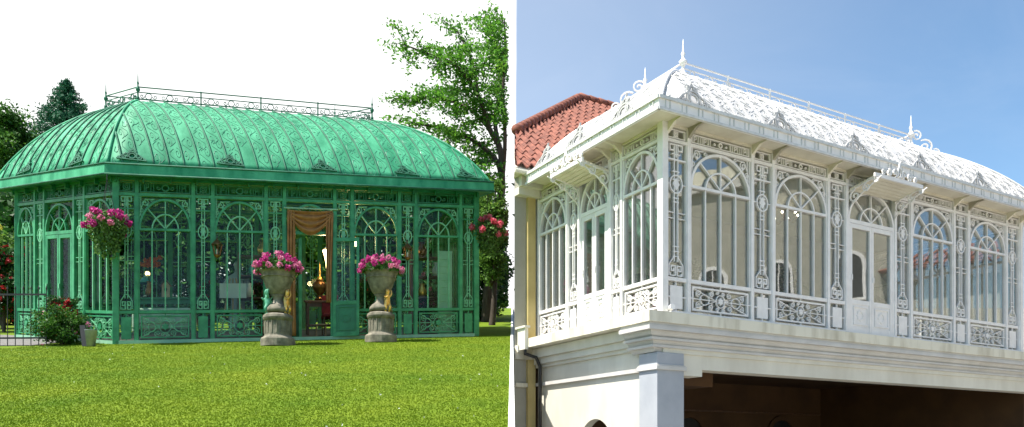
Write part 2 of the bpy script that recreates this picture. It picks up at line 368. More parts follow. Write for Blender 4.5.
def frieze(fr, root, u0, u1, h0, h1, mats):
    iron, thin, gl = mats; uc, hc = (u0 + u1) / 2, (h0 + h1) / 2; W = u1 - u0; H = h1 - h0; i = .03
    b = MB(); b.ribbon(fr, [(u0 + i, h0 + i), (u1 - i, h0 + i), (u1 - i, h1 - i), (u0 + i, h1 - i)], .018, -.012, .02, True)
    p = b.build('frieze_panel', iron, root)
    b = MB(); a0, a1 = h0 + i + .02, h1 - i - .02; t = .013
    if W > .7:
        b.ribbon(fr, arcpts(uc, hc, (a1 - a0) * .42, (a1 - a0) * .42, 0, 2 * PI, 14)[:-1], t * 1.6, -.01, .014, True)
        for sg in (-1, 1):
            x = .13
            b.ribbon(fr, spiral(uc + sg * x, hc, (a1 - a0) * .3, 1.2, PI * (sg > 0), sg), t, -.01, .012)
            x += .09; k = 0
            while x < W / 2 - i - .03:
                c = uc + sg * x
                if k % 4 == 2: b.ribbon(fr, [(c - .02, a0), (c - .02, a1), (c + .02, a1), (c + .02, hc), (c - .02, hc)], t, -.01, .012)
                else: b.line(fr, c, a0 - .01, c, a1 + .01, t, -.01, .012)
                x += .05 if k % 4 != 1 else .065; k += 1
    else:
        r = min(W / 2 - i, H / 2 - i) * .8
        b.ribbon(fr, arcpts(uc, hc, r * .8, r * .8, 0, 2 * PI, 14)[:-1], t * 1.3, -.01, .014, True)
        b.ribbon(fr, arcpts(uc, hc, r * .35, r * .35, 0, 2 * PI, 8)[:-1], t, -.01, .014, True)
        for a in range(4):
            an = PI / 4 + a * PI / 2
            b.line(fr, uc + r * .8 * math.cos(an), hc + r * .8 * math.sin(an), uc + r * 1.3 * math.cos(an), hc + r * 1.3 * math.sin(an), t, -.01, .012)
    b.build('fretwork', thin, p); return p

def pilaster(fr, root, u0, u1, L, mats, glass=True):
    iron, thin, gl = mats; hp, hs, ha, f0, f1 = L; W = u1 - u0; uc = (u0 + u1) / 2; g = W * .085
    b = MB()
    b.box(fr, u0, u1, hp - .03, hp + .03, -.03, .03); b.box(fr, u0, u1, f0 - .3, f0 - .275, -.02, .02)
    for a, c in ((u0, u0 + .015), (u1 - .015, u1)): b.box(fr, a, c, .05, f0 - .01, -.022, .024)
    p = b.build('pilaster_panel', iron, root)
    b = MB(); t = .02
    # two tall stems with their motifs
    for sg in (-1, 1):
        b.line(fr, uc + sg * g, hp + .28, uc + sg * g, f0 - .06, .018, -.012, .018)
    # foot: gabled box with the paired square spirals
    hw = W * .34; y0 = hp + .06
    b.ribbon(fr, [(uc - hw, y0), (uc - hw, y0 + .17), (uc - g, y0 + .30), (uc + g, y0 + .30), (uc + hw, y0 + .17), (uc + hw, y0)], t * .8, -.012, .018)
    for sg in (-1, 1):
        q = W * .24
        b.ribbon(fr, [(uc + sg * .02, y0 + .0), (uc + sg * .02, y0 + .15), (uc + sg * q, y0 + .15), (uc + sg * q, y0 + .075), (uc + sg * q * .5, y0 + .075), (uc + sg * q * .5, y0 + .115)], t, -.012, .02)
        b.ribbon(fr, [(uc + sg * .02, y0), (uc + sg * q * 1.1, y0), (uc + sg * q * 1.1, y0 + .04)], t * .8, -.012, .018)
    for k in (.36, .44, .52):
        b.line(fr, uc - g * 1.7, hp + k, uc + g * 1.7, hp + k, t * .8, -.012, .018)
    # oval medallion
    hm = hs + (ha - hs) * .0 - .02; b.ribbon(fr, arcpts(uc, hm, W * .3, .14, 0, 2 * PI, 18)[:-1], t, -.012, .022, True)
    b.plate(fr, [(uc + W * .17, hm), (uc, hm + .1), (uc - W * .17, hm), (uc, hm - .1)], -.01, .02)
    b.line(fr, uc - W * .45, hm, uc - W * .3, hm, t * .7, -.012, .016); b.line(fr, uc + W * .3, hm, uc + W * .45, hm, t * .7, -.012, .016)
    for k in (-.22, -.28): b.line(fr, uc - g * 1.6, hm + k, uc + g * 1.6, hm + k, t * .8, -.012, .018)
    hz = (hp + hs) / 2 + .2
    for sg in (-1, 1):
        for k in (0, .09): b.line(fr, uc + sg * W * .45, hz + k, uc + sg * g, hz + k, t * .6, -.012, .016)
    # head: key pattern
    y1 = f0 - .05
    b.ribbon(fr, [(uc - W * .3, y1 - .09), (uc - W * .3, y1), (uc + W * .3, y1), (uc + W * .3, y1 - .09), (uc + W * .1, y1 - .09), (uc + W * .1, y1 - .045)], t, -.012, .02)
    b.ribbon(fr, [(uc - W * .3, y1 - .09), (uc - W * .1, y1 - .09), (uc - W * .1, y1 - .045)], t, -.012, .02)
    b.line(fr, uc, y1 - .2, uc, y1, t, -.012, .02); b.line(fr, uc - W * .2, y1 - .15, uc + W * .2, y1 - .15, t * .8, -.012, .018)
    for k in (.47, .6): b.line(fr, uc - g * 2, f0 - k, uc + g * 2, f0 - k, t * .8, -.012, .018)
    b.build('key_ornament', thin, p)
    b = MB(); i = W * .2
    b.box(fr, u0 + i, u1 - i, .09, hp - .1, -.02, .024)
    b.line(fr, uc, .0, uc, .09, .02, -.012, .016); b.line(fr, uc, hp - .1, uc, hp - .02, .02, -.012, .016)
    b.line(fr, u0, hp * .5, u0 + i, hp * .5, .02, -.012, .016); b.line(fr, u1 - i, hp * .5, u1, hp * .5, .02, -.012, .016)
    b.build('base_plate', iron, p)
    if glass:
        b = MB(); b.box(fr, u0, u1, .03, f0, -.026, -.02); b.build('glass_pane', gl, p)
    return p

def door_leaf(fr, root, u0, u1, h0, h1, mats, panel_mat, lower=.6, label=None):
    iron, thin, gl = mats; W = u1 - u0; s = .058
    b = MB()
    b.box(fr, u0, u0 + s, h0, h1, -.03, .03); b.box(fr, u1 - s, u1, h0, h1, -.03, .03)
    b.box(fr, u0 + s, u1 - s, h0, h0 + .09, -.028, .028); b.box(fr, u0 + s, u1 - s, h1 - .08, h1, -.028, .028)
    b.box(fr, u0 + s, u1 - s, lower - .04, lower + .04, -.028, .028)
    d = b.build('door', iron, root)
    if label: d['label'] = label
    b = MB(); b.box(fr, u0 + s, u1 - s, h0 + .09, lower - .04, -.016, .012)
    b.ribbon(fr, [(u0 + s + .05, h0 + .14), (u1 - s - .05, h0 + .14), (u1 - s - .05, lower - .09), (u0 + s + .05, lower - .09)], .02, .01, .03, True)
    uc, hc = (u0 + u1) / 2, (h0 + lower) / 2 + .03
    b.ribbon(fr, [(uc - .07, hc - .07), (uc + .07, hc - .07), (uc + .07, hc + .07), (uc - .07, hc + .07)], .016, .01, .026, True)
    b.ribbon(fr, [(uc, hc - .1), (uc + .1, hc), (uc, hc + .1), (uc - .1, hc)], .016, .01, .024, True)
    b.build('door_panel', panel_mat, d)
    b = MB(); b.box(fr, u0 + s, u1 - s, lower + .04, h1 - .08, -.008, -.002); b.build('glass_pane', gl, d)
    b = MB(); b.box(fr, u0 + .02, u0 + .05, (h0 + h1) / 2 - .05, (h0 + h1) / 2 + .05, .03, .05); b.build('handle', thin, d)
    return d

def door_bay(fr, root, u0, u1, L, mats, leaves=True, fan=True):
    iron, thin, gl = mats; hp, hs, ha, f0, f1 = L; W = u1 - u0; uc = (u0 + u1) / 2; hd = hs + .0
    b = MB(); b.box(fr, u0, u1, hd - .03, hd + .04, -.035, .035)
    b.box(fr, u0, u0 + .05, .03, hd - .03, -.034, .034); b.box(fr, u1 - .05, u1, .03, hd - .03, -.034, .034)
    df = b.build('door_frame', iron, root)
    b = MB()
    b.ribbon(fr, arcpts(uc, hd + .02, W / 2 - .02, ha - hd - .04, 0, PI, 22), .042, -.03, .034)
    b.ribbon(fr, arcpts(uc, hd + .02, W * .24, (ha - hd) * .48, 0, PI, 14), .026, -.02, .026)
    for a in (PI * .25, PI * .5, PI * .75): b.line(fr, uc, hd + .04, uc + (W / 2 - .03) * math.cos(a), hd + .02 + (ha - hd - .05) * math.sin(a), .024, -.016, .02)
    b.build('fanlight', iron, df)
    b = MB(); b.box(fr, u0, u1, hd, f0, -.026, -.02); b.build('glass_pane', gl, df)
    if leaves:
        door_leaf(fr, root, u0 + .055, uc - .004, .05, hd - .035, mats, iron)
        door_leaf(fr, root, uc + .004, u1 - .055, .05, hd - .035, mats, iron)

def post(fr, root, u, h0, h1, mat, w=.075, d=.045):
    b = MB(); b.box(fr, u - w / 2, u + w / 2, h0, h1, -d, d); return b.build('post', mat, root, bevel=.006)

# ------------------------------------------------------------------ curved hipped roof over a four-cornered plan
class Patch:
    def __init__(s, E0, E1, K0, K1, th0=.5, th1=1.3):
        s.E0, s.E1, s.K0, s.K1 = Vector(E0), Vector(E1), Vector(K0), Vector(K1); s.t0, s.t1 = th0, th1; s.skew = 0
        d = s.E1 - s.E0; d.z = 0; s.L = d.length; d.normalize(); s.dir = d
        s.xa = (s.K0 - s.E0).dot(d); s.xb = (s.K1 - s.E0).dot(d)
    def AB(s, t):
        th = s.t0 + (s.t1 - s.t0) * t
        return (math.cos(s.t0) - math.cos(th)) / (math.cos(s.t0) - math.cos(s.t1)), (math.sin(th) - math.sin(s.t0)) / (math.sin(s.t1) - math.sin(s.t0))
    def S(s, u, t):
        A, B = s.AB(t); e = s.E0.lerp(s.E1, u); k = s.K0.lerp(s.K1, u)
        return Vector((e.x + (k.x - e.x) * A, e.y + (k.y - e.y) * A, e.z + (k.z - e.z) * B))
    def ux(s, x, t):
        A, _ = s.AB(t); x = x - s.skew * A; a = s.xa * A; b = s.L + (s.xb - s.L) * A; return (x - a) / max(1e-6, b - a)
    def X(s, x, t, lift=0):
        p = s.S(s.ux(x, t), t)
        if lift: p = p + s.nrm(s.ux(x, t), t) * lift
        return p
    def nrm(s, u, t):
        a = s.S(u, min(1, t + .02)) - s.S(u, max(0, t - .02)); b = s.S(min(1, u + .02), t) - s.S(max(0, u - .02), t)
        n = b.cross(a).normalized(); return n if n.z > 0 else -n

def roof_shell(patches, lid, mat, root, thick=.03):
    b = MB(); nu, nt = 24, 18
    for P in patches:
        base = len(b.v)
        b.v += [tuple(P.S(i / nu, j / nt)) for j in range(nt + 1) for i in range(nu + 1)]
        b.f += [(base + j * (nu + 1) + i, base + j * (nu + 1) + i + 1, base + (j + 1) * (nu + 1) + i + 1, base + (j + 1) * (nu + 1) + i) for j in range(nt) for i in range(nu)]
    b.add([Vector(p) for p in lid], [tuple(range(len(lid)))])
    o = b.build('roof', mat, root, smooth=True)
    m = o.modifiers.new('thickness', 'SOLIDIFY'); m.thickness = thick; m.offset = -1
    return o
def roof_ribs(P, n, mat, roof, r=.016, scroll=None, rs=.009, rows=5, jitter=0):
    xs = [P.L * i / n for i in range(n + 1)]
    for i in range(1, n + (3 if P.skew else 0)):
        pts = []; x = P.L * i / n
        for j in range(25):
            t = j / 24; u = P.ux(x, t)
            if u < .003 or u > .997:
                if pts or x < P.L: break
                continue
            pts.append(P.X(x, t, r * .6))
        if len(pts) > 2:
            b = MB(); b.tube(pts, r, 5); b.build('roof_rib', mat, roof, smooth=True)
    if scroll:
        b = MB(); w = P.L / n
        for i in range(n):
            for k in range(rows):
                tc = (k + .5 + (.25 if i % 2 else -.1)) / rows
                if not (.04 < tc < .97) or R.random() < .12: continue
                tc += R.uniform(-.03, .03)
                for sg in (-1, 1):
                    c2 = spiral(.5 + sg * .2 + R.uniform(-.05, .05), tc + sg * .3 / rows, .26 * R.uniform(.75, 1.1), 1.35, PI / 2 * sg, -sg, 14)
                    pts = []
                    for (a, t) in c2:
                        t = tc + sg * .3 / rows + (t - tc - sg * .3 / rows) * .62 / rows / .5
                        x = xs[i] + a * w
                        if not (0 <= t <= 1): continue
                        u = P.ux(x, t)
                        if .01 < u < .99: pts.append(P.X(x, t, rs * .5))
                    if len(pts) > 3: b.tube(pts, rs, 4)
                pts = []
                for q in range(7):
                    t = tc + (q / 6 - .5) / rows; x = xs[i] + w * (.5 + .32 * math.sin(q / 6 * 2 * PI))
                    if 0 <= t <= 1 and .01 < P.ux(x, t) < .99: pts.append(P.X(x, t, rs * .5))
                if len(pts) > 3: b.tube(pts, rs, 4)
        b.build('roof_scrollwork', scroll, roof)
def offset_poly(pts, d):                    # counter-clockwise plan, pushed outwards by d
    n = len(pts); out = []
    for i in range(n):
        p0, p1, p2 = [Vector((q[0], q[1])) for q in (pts[i - 1], pts[i], pts[(i + 1) % n])]
        a = (p1 - p0).normalized(); b = (p2 - p1).normalized()
        n1 = Vector((a.y, -a.x)); n2 = Vector((b.y, -b.x)); m = (n1 + n2); m /= m.dot(n1)
        out.append((p1.x + m.x * d, p1.y + m.y * d))
    return out
def finial(root, p, h, mat, r=.03):
    b = MB(); prof = [(r * 1.3, 0), (r * 1.3, h * .12), (r * .7, h * .16), (r * .6, h * .3), (r * 1.5, h * .36), (r * 1.7, h * .42), (r * .8, h * .48), (r * .5, h * .55), (r * .9, h * .62), (r * .4, h * .68), (r * .28, h * .85), (.003, h)]
    b.lathe(prof, p, 10); return b.build('finial', mat, root, smooth=True)
def cresting(root, p, q, h, mat, npost=2, r=.012, scrolls=True):
    p, q = Vector(p), Vector(q); d = q - p; L = Vector((d.x, d.y, 0)).length; fr = Fr(p, d / L, Vector((d.y, -d.x, 0)).normalized())
    b = MB()
    for k in (.12, .62, 1.0): b.tube([fr.p(0, h * k), fr.p(L, h * k)], r * (1 if k < 1 else 1.25), 6)
    n = max(2, int(L / .42))
    if scrolls:
        for i in range(n):
            c = (i + .5) * L / n
            b.ribbon(fr, arcpts(c, h * .37, h * .22, h * .22, 0, 2 * PI, 10)[:-1], .012, -.006, .006, True)
            for sg in (-1, 1): b.ribbon(fr, spiral(c + sg * h * .42, h * .36, h * .17, 1.2, PI * (sg > 0), sg), .01, -.006, .006)
    rl = b.build('roof_railing', mat, root)
    for i in range(npost + 1):
        b = MB(); u = L * i / npost; b.tube([fr.p(u, 0), fr.p(u, h * 1.06)], r * 1.5, 6); b.build('railing_post', mat, rl)
    return rl

# ================================================================== GREENHOUSE
GA, GB, GC, GD = (-11.24, 18.2), (-7.92, 16.0), (-.84, 18.65), (-2.16, 22.4)
GP = [GA, GB, GC, GD]
def G(x, y, h=0): return Vector((x, y, lawn_z(y) + h))
def GF(p, q):
    a, b = G(*p), G(*q); d = b - a; L = Vector((d.x, d.y, 0)).length
    return Fr(a, d / L, Vector((d.y, -d.x, 0)).normalized()), L
gh = thing('greenhouse', G(*GB), 'green ironwork greenhouse with a curved verdigris roof standing on the lawn', 'greenhouse')
LG = (.63, 2.30, 2.93, 3.0, 3.28)
mgd = (M['green_dk'], M['green_dk'], M['glassL'])
mg = (M['green'], M['green_thin'], M['glassL'])
def slab(fr_pts, h0, h1, mat, root, name):
    b = MB(); n = len(fr_pts); vs = [G(x, y, h0) for x, y in fr_pts] + [G(x, y, h1) for x, y in fr_pts]
    b.add(vs, [tuple(range(n - 1, -1, -1)), tuple(range(n, 2 * n))] + [(i, (i + 1) % n, n + (i + 1) % n, n + i) for i in range(n)])
    return b.build(name, mat, root)
slab(offset_poly(GP, -.06), -.25, .035, M['floor'], gh, 'floor')
front, FL = GF(GB, GC); left, LL = GF(GA, GB); right_, RL = GF(GC, GD); back, BL = GF(GD, GA)
for fr, L in ((front, FL), (left, LL), (right_, RL), (back, BL)):
    b = MB(); b.box(fr, 0, L, -.2, .06, -.05, .06); b.build('plinth', M['green_pale'], gh)
    b = MB(); b.box(fr, .05, L - .05, LG[3] - .03, LG[3] + .03, -.03, .04); b.build('frieze_rail', M['green'], gh)
    b = MB(); b.box(fr, .05, L - .05, LG[4], LG[4] + .09, -.035, .045); b.build('top_rail', M['green_dk'], gh)
def gh_wall(fr, L, segs, door=None, rich=True):
    """segs: list of (kind, width share)"""
    tot = sum(w for _, w in segs); u = 0; edges = [0]
    for k, w in segs:
        w = w / tot * L; a, c = u + .035, u + w - .035; u += w; edges.append(u)
        if k == 'p': pilaster(fr, gh, a, c, LG, mg); frieze(fr, gh, a, c, LG[3] + .03, LG[4], mgd)
        elif k == 'w':
            window_bay(fr, gh, a, c, LG, mg, rich); scroll_panel(fr, gh, a, c, .06, LG[0] - .03, mg); frieze(fr, gh, a, c, LG[3] + .03, LG[4], mgd)
        else:
            door_bay(fr, gh, a, c, LG, mg, leaves=(k == 'd')); frieze(fr, gh, a, c, LG[3] + .03, LG[4], mgd)
        if k in 'po' or k == 'd': DOORS.append((k, a, c))
    for e in edges[1:-1]: post(fr, gh, e, .0, LG[4] + .03, M['green'])
    return edges
DOORS = []
P_, W_ = .05, .14
eF = gh_wall(front, FL, [('p', P_), ('w', W_), ('p', P_), ('w', W_), ('p', P_), ('o', W_), ('p', P_), ('w', W_), ('p', P_), ('w', W_), ('p', P_)])
gh_wall(left, LL, [('w', .205), ('p', .1), ('d', .305), ('p', .1), ('w', .28)])
gh_wall(right_, RL, [('w', .28), ('p', .1), ('w', .28), ('p', .1), ('w', .28)], rich=False)
gh_wall(back, BL, [('p', P_), ('w', W_), ('p', P_), ('w', W_), ('p', P_), ('w', W_), ('p', P_), ('w', W_), ('p', P_), ('w', W_), ('p', P_), ('w', W_), ('p', P_)], rich=False)
for (x, y) in GP:
    b = MB(); fr = Fr(G(x, y), front.u, front.n); b.box(fr, -.06, .06, -.1, LG[4] + .05, -.06, .06); b.build('corner_post', M['green'], gh, bevel=.008)
# eaves
OH = .33; o1 = offset_poly(GP, OH); hE0, hE1 = 3.36, 3.56
b = MB(); i1 = offset_poly(GP, -.02); n = 4
b.add([G(x, y, hE0) for x, y in o1] + [G(x, y, hE0) for x, y in i1], [(i, n + i, n + (i + 1) % n, (i + 1) % n) for i in range(4)])
so = b.build('soffit', M['green_dk'], gh); sm = so.modifiers.new('thickness', 'SOLIDIFY'); sm.thickness = .03; sm.offset = 0
o0 = offset_poly(GP, OH - .07)
for i in range(4):
    p, q = o1[i], o1[(i + 1) % 4]; p2, q2 = o0[i], o0[(i + 1) % 4]; p3, q3 = [offset_poly(GP, OH + .012)[k] for k in (i, (i + 1) % 4)]
    b = MB(); b.hexa([G(*p3, hE0 - .02), G(*q3, hE0 - .02), G(*q2, hE0 - .02), G(*p2, hE0 - .02), G(*p, hE1), G(*q, hE1), G(*q2, hE1 + .03), G(*p2, hE1 + .03)])
    fa = b.build('fascia', M['roof_green'], gh)
    b = MB(); b.tube([G(*p3, hE0 - .005), G(*q3, hE0 - .005)], .022, 6); b.tube([G(*p, hE1 + .005), G(*q, hE1 + .005)], .02, 6); b.build('gutter_bead', M['green_rib'], fa, smooth=True)
# rafter tails and drip brackets under the eaves
for fr, L in ((front, FL), (left, LL)):
    k = int(L / .5)
    for i in range(k + 1):
        u = L * i / k; b = MB(); b.box(fr, u - .015, u + .015, LG[4] - .06, hE0 - .012, .03, .12); b.box(fr, u - .012, u + .012, hE0 - .05, hE0 - .014, .12, OH - .03); b.build('eaves_bracket', M['green_dk'], gh)
# roof
KP = G(-8.09, 17.3, 5.17); KQ = G(-3.35, 19.15, 5.13); KR = G(-9.24, 18.2, 5.19); KS = G(-4.45, 20.1, 5.15)
oe = offset_poly(GP, OH - .06); ee = [G(x, y, hE1 + .0) for x, y in oe]     # A B C D
pt_l = Patch(ee[0], ee[1], KR, KP); pt_f = Patch(ee[1], ee[2], KP, KQ); pt_r = Patch(ee[2], ee[3], KQ, KS); pt_b = Patch(ee[3], ee[0], KS, KR)
roof = roof_shell([pt_l, pt_f, pt_r, pt_b], [KP, KQ, KS, KR], M['roof_green'], gh)
pt_f.skew = .75
roof_ribs(pt_f, 28, M['green_rib'], roof, .019, M['green_scroll'], .0046, 5)
roof_ribs(pt_l, 14, M['green_rib'], roof, .019, M['green_scroll'], .0046, 5)
roof_ribs(pt_r, 12, M['green_rib'], roof, .016)
for P, u in ((pt_f, 0), (pt_f, 1), (pt_b, 0), (pt_b, 1)):
    b = MB(); b.tube([P.S(u, j / 24) for j in range(25)], .03, 8); b.build('hip_rib', M['roof_green'], roof, smooth=True)
# small lace crests standing on the lower roof
def crest(fr, root, u, h, s, mat, tilt=0):
    b = MB(); t = .022 * s / .35
    b.ribbon(fr, arcpts(u, h + s * .38, s * .22, s * .22, 0, 2 * PI, 16)[:-1], t * 1.3, -.012, .012, True)
    b.ribbon(fr, arcpts(u, h + s * .38, s * .32, s * .36, -.5, PI + .5, 16), t, -.012, .012)
    for sg in (-1, 1):
        b.ribbon(fr, spiral(u + sg * s * .5, h + s * .22, s * .18, 1.4, PI / 2, -sg), t, -.012, .012)
        b.ribbon(fr, spiral(u + sg * s * .85, h + s * .11, s * .11, 1.3, PI / 2, -sg), t, -.012, .012)
        b.ribbon(fr, spiral(u + sg * s * .14, h + s * .85, s * .11, 1.3, -PI / 2, sg), t, -.012, .012)
        b.ribbon(fr, [(u + sg * s * 1.0, h + .01), (u + sg * s * .6, h + s * .42), (u + sg * s * .3, h + s * .62), (u, h + s * 1.05)], t, -.012, .012)
    b.line(fr, u - s * 1.0, h + .012, u + s * 1.0, h + .012, t, -.012, .012)
    b.plate(fr, [(u - s * .06, h + s * .95), (u, h + s * .9), (u + s * .06, h + s * .95), (u, h + s * 1.2)], -.01, .01)
    return b.build('roof_crest', mat, root)
for P, us in ((pt_f, [.055, .29, .53, .76, .94]), (pt_l, [.28, .75])):
    for u in us:
        up = (P.S(u, .16) - P.S(u, .02)).normalized(); nn = P.nrm(u, .08)
        fr = Fr(P.S(u, .03) + nn * .03, P.dir, nn, up); crest(fr, roof, 0, 0, .27, M['green_rib'])
# ridge railing
for a, c, k in ((KP, KQ, 4), (KQ, KS, 1), (KS, KR, 4), (KR, KP, 1)): cresting(gh, a, c, .30, M['green_rib'], k, .011)
for p, h in ((KP, .62), (KQ, .62), (KR, .6), (KS, .6)): finial(gh, p, h, M['green_rib'], .028)
# open door leaves at the entrance
da, dc = [(a, c) for k, a, c in DOORS if k == 'o'][0]
def turned(fr, u, ang):                     # a frame hinged at u
    p = fr.p(u, 0, .04); c, s = math.cos(ang), math.sin(ang)
    uu = fr.u * c + fr.n * s; nn = fr.n * c - fr.u * s
    return Fr(p, uu, nn)
rl = turned(front, dc, math.radians(12))
door_leaf(Fr(rl.o, rl.u, rl.n), gh, .0, .56, .05, 2.2, mg, M['green_dk'], .78, 'dark green door leaf folded open against the wall')
ll = turned(front, da + .3, math.radians(-112))
door_leaf(Fr(ll.o - front.n * .05, ll.u, ll.n), gh, .0, .52, .05, 2.2, mg, M['green_dk'], .78, 'dark green door leaf swung inwards')
# pale shutter door leaf inside the last window
for (u0, u1) in ((FL * .885, FL * .915),):
    b = MB(); b.box(front, u0 + .0, u1 + .1, .05, 2.0, -.16, -.12)
    for k in range(11): b.box(front, u0 + .03, u1 + .07, .2 + k * .16, .30 + k * .16, -.12, -.105)
    b.build('shutter', M['green_pale'], gh)
# ================================================================== CONSERVATORY (white) ON THE HOUSE
d2 = Vector((.867, .4985, 0)).normalized(); n2 = Vector((d2.y, -d2.x, 0))
d1 = Vector((-.492, .8705, 0)).normalized(); n1 = Vector((-d1.y, d1.x, 0))
E = Vector((2.36, 12.5, 0))
ZB = 2.17 + EYE
CL, CD = 10.1, 3.72
LC = (.55, 2.07, 2.68, 2.72, 2.93)
mw = (M['white'], M['white'], M['glassR'])
cv = thing('conservatory', E + Vector((0, 0, ZB)), 'white ironwork conservatory with a scaly white roof standing on top of the cream house', 'conservatory')
E2 = E + d2 * CL; E3 = E2 + d1 * CD; E4 = E + d1 * CD
up0 = Vector((0, 0, ZB))
cf = Fr(E + up0, d2, n2); cl = Fr(E4 + up0, -d1, n1); cr = Fr(E2 + up0, d1, -n1)
def cv_rails(fr, L):
    b = MB(); b.box(fr, .04, L - .04, 0, .05, -.04, .05); b.build('base_rail', M['white'], cv)
    b = MB(); b.box(fr, .04, L - .04, LC[3] - .025, LC[3] + .025, -.03, .04); b.build('frieze_rail', M['white'], cv)
    b = MB(); b.box(fr, .04, L - .04, LC[4], LC[4] + .07, -.035, .045); b.build('top_rail', M['white_warm'], cv)
def cv_wall(fr, edges, kinds, rich=True):
    for (a, c), k in zip(edges, kinds):
        a += .04; c -= .04
        if k == 'p': pilaster(fr, cv, a, c, LC, mw)
        elif k == 'w': window_bay(fr, cv, a, c, LC, mw, rich); scroll_panel(fr, cv, a, c, .05, LC[0] - .03, mw)
        else: door_bay(fr, cv, a, c, LC, mw)
        frieze(fr, cv, a, c, LC[3] + .025, LC[4], mw)
fe = []; fk = []
for k in range(6):
    fe.append((k * 1.91, k * 1.91 + .5)); fk.append('p')
    if k < 5: fe.append((k * 1.91 + .5, (k + 1) * 1.91)); fk.append('d' if k == 2 else 'w')
cv_wall(cf, fe, fk); cv_rails(cf, CL); cv_rails(cl, CD); cv_rails(cr, CD)
le_t = [0, 1.02, 1.34, 2.28, 2.67, 3.70]
le = [(CD - le_t[i + 1], CD - le_t[i]) for i in range(5)]
cv_wall(cl, le, ['w', 'p', 'd', 'p', 'w'])
cv_wall(cr, [(0, 1.1), (1.1, 1.45), (1.45, 2.3), (2.3, 2.65), (2.65, 3.7)], ['w', 'p', 'w', 'p', 'w'], False)
for a, c in fe:
    if a > 0: post(cf, cv, a, 0, LC[4] + .08, M['white'], .07, .045)
post(cf, cv, CL - .04, 0, LC[4] + .08, M['white'], .09, .05)
for t in le_t[1:]: post(cl, cv, CD - t, 0, LC[4] + .08, M['white'], .065, .045)
for p in (E, E2):
    b = MB(); fr = Fr(p + up0, d2, n2); b.box(fr, -.07, .05, -.01, LC[4] + .1, -.06, .07); b.build('corner_post', M['white'], cv, bevel=.008)
# floor, eaves
plan = [E4, E, E2, E3]; P2 = [(p.x, p.y) for p in plan]
def slab_at(pts, z0, z1, mat, root, name):
    b = MB(); n = len(pts); b.add([(x, y, z0) for x, y in pts] + [(x, y, z1) for x, y in pts], [tuple(range(n - 1, -1, -1)), tuple(range(n, 2 * n))] + [(i, (i + 1) % n, n + (i + 1) % n, n + i) for i in range(n)])
    return b.build(name, mat, root)
slab_at(offset_poly(P2, -.08), ZB - .02, ZB + .03, M['white_warm'], cv, 'floor')
zf0, zf1 = 5.08 + EYE, 5.27 + EYE; O = .5
def front_poly(o, back=0): # overhang on three sides, flush with the house at the back
    return [tuple((E4 + n1 * o - d1 * .35)[:2]), tuple((E + n1 * o + n2 * o)[:2]), tuple((E2 - n1 * o + n2 * o)[:2]), tuple((E3 - n1 * o + d1 * back)[:2])]
slab_at(front_poly(O - .06, -.03), zf0 + .06, zf0 + .1, M['white_warm'], cv, 'soffit')
fa_fr = [(Fr(E + n1 * O + n2 * O, d2, n2), CL + 2 * O), (Fr(E4 + n1 * O - d1 * .35, -d1, n1), CD + O - .35), (Fr(E2 - n1 * O + n2 * O, d1, -n1), CD + O)]
for fr, L in fa_fr:
    b = MB(); b.box(fr, 0 if fr is not fa_fr[1][0] else .02, L - .004, zf0, zf1, -.05, 0)
    fa = b.build('fascia', M['white'], cv)
    b = MB(); b.box(fr, -.01, L + .01, zf1 - .035, zf1 + .012, .0, .03); b.box(fr, -.006, L + .006, zf0 - .01, zf0 + .03, .0, .016);     n = int(L / .32)
    for i in range(n):
        u = (i + .5) * L / n
        b.box(fr, u - .05, u - .035, zf0 + .04, zf1 - .045, .0, .014); b.box(fr, u + .035, u + .05, zf0 + .04, zf1 - .045, .0, .014)
    b.build('fascia_moulding', M['white_rel'], fa)
# eaves brackets under the soffit, one over each post
def eaves_bracket(fr, u):
    b = MB(); z = LC[4]
    pf = lambda d, h: fr.p(u, h, d)
    prof = [(.045, z - .12), (.1, z - .08), (.22, z + .0), (.42, z + .02), (.42, z + .06), (.045, z + .06)]
    f2 = Fr(fr.o + fr.u * u, fr.n, fr.u); b.plate(f2, prof, -.025, .025); b.build('eaves_bracket', M['white_warm'], cv)
for a, c in fe:
    for u in ((a,) if a == 0 else (a,)) + ((c,) if (c - a) < .6 else ()): eaves_bracket(cf, max(u, .06))
for t in le_t[1:-1]: eaves_bracket(cl, CD - t)
# roof
K1 = Vector((3.01, 14.07, 6.58 + EYE)); K3 = K1 + d2 * 6.48; K2 = K1 + d1 * 1.05; K4 = K3 + d1 * 1.05
fp = front_poly(O - .09, 0); zr = zf1 - .02
ev = [Vector((x, y, zr)) for x, y in fp]
ql = Patch(ev[0], ev[1], K2, K1); qf = Patch(ev[1], ev[2], K1, K3); qr = Patch(ev[2], ev[3], K3, K4); qb = Patch(ev[3], ev[0], K4, K2)
cro = roof_shell([ql, qf, qr, qb], [K1, K3, K4, K2], M['white_roof'], cv)
roof_ribs(qf, 34, M['white_roof'], cro, .010, M['white_roof'], .006, 5)
roof_ribs(ql, 12, M['white_roof'], cro, .010, M['white_roof'], .006, 5)
roof_ribs(qr, 12, M['white'], cro, .013)
for P, u in ((qf, 0), (qf, 1), (qb, 0), (qb, 1)):
    b = MB(); b.tube([P.S(u, j / 24) for j in range(25)], .035, 8); b.build('hip_rib', M['white'], cro, smooth=True)
for k in range(6):
    u = k * 1.91 + .25 + O - .09; u = min(max(u, .55), qf.L - .5)
    fr = Fr(qf.X(u, .0) + n2 * .05, d2, n2, (-n2 * .25 + Vector((0, 0, 1))).normalized()); crest(fr, cro, 0, .0, .40, M['crest_grey'])
for u in (.55, 1.6, 2.9):
    fr = Fr(ql.X(u, .0) + n1 * .05, -d1, n1, (-n1 * .25 + Vector((0, 0, 1))).normalized()); crest(fr, cro, 0, .0, .40, M['crest_grey'])
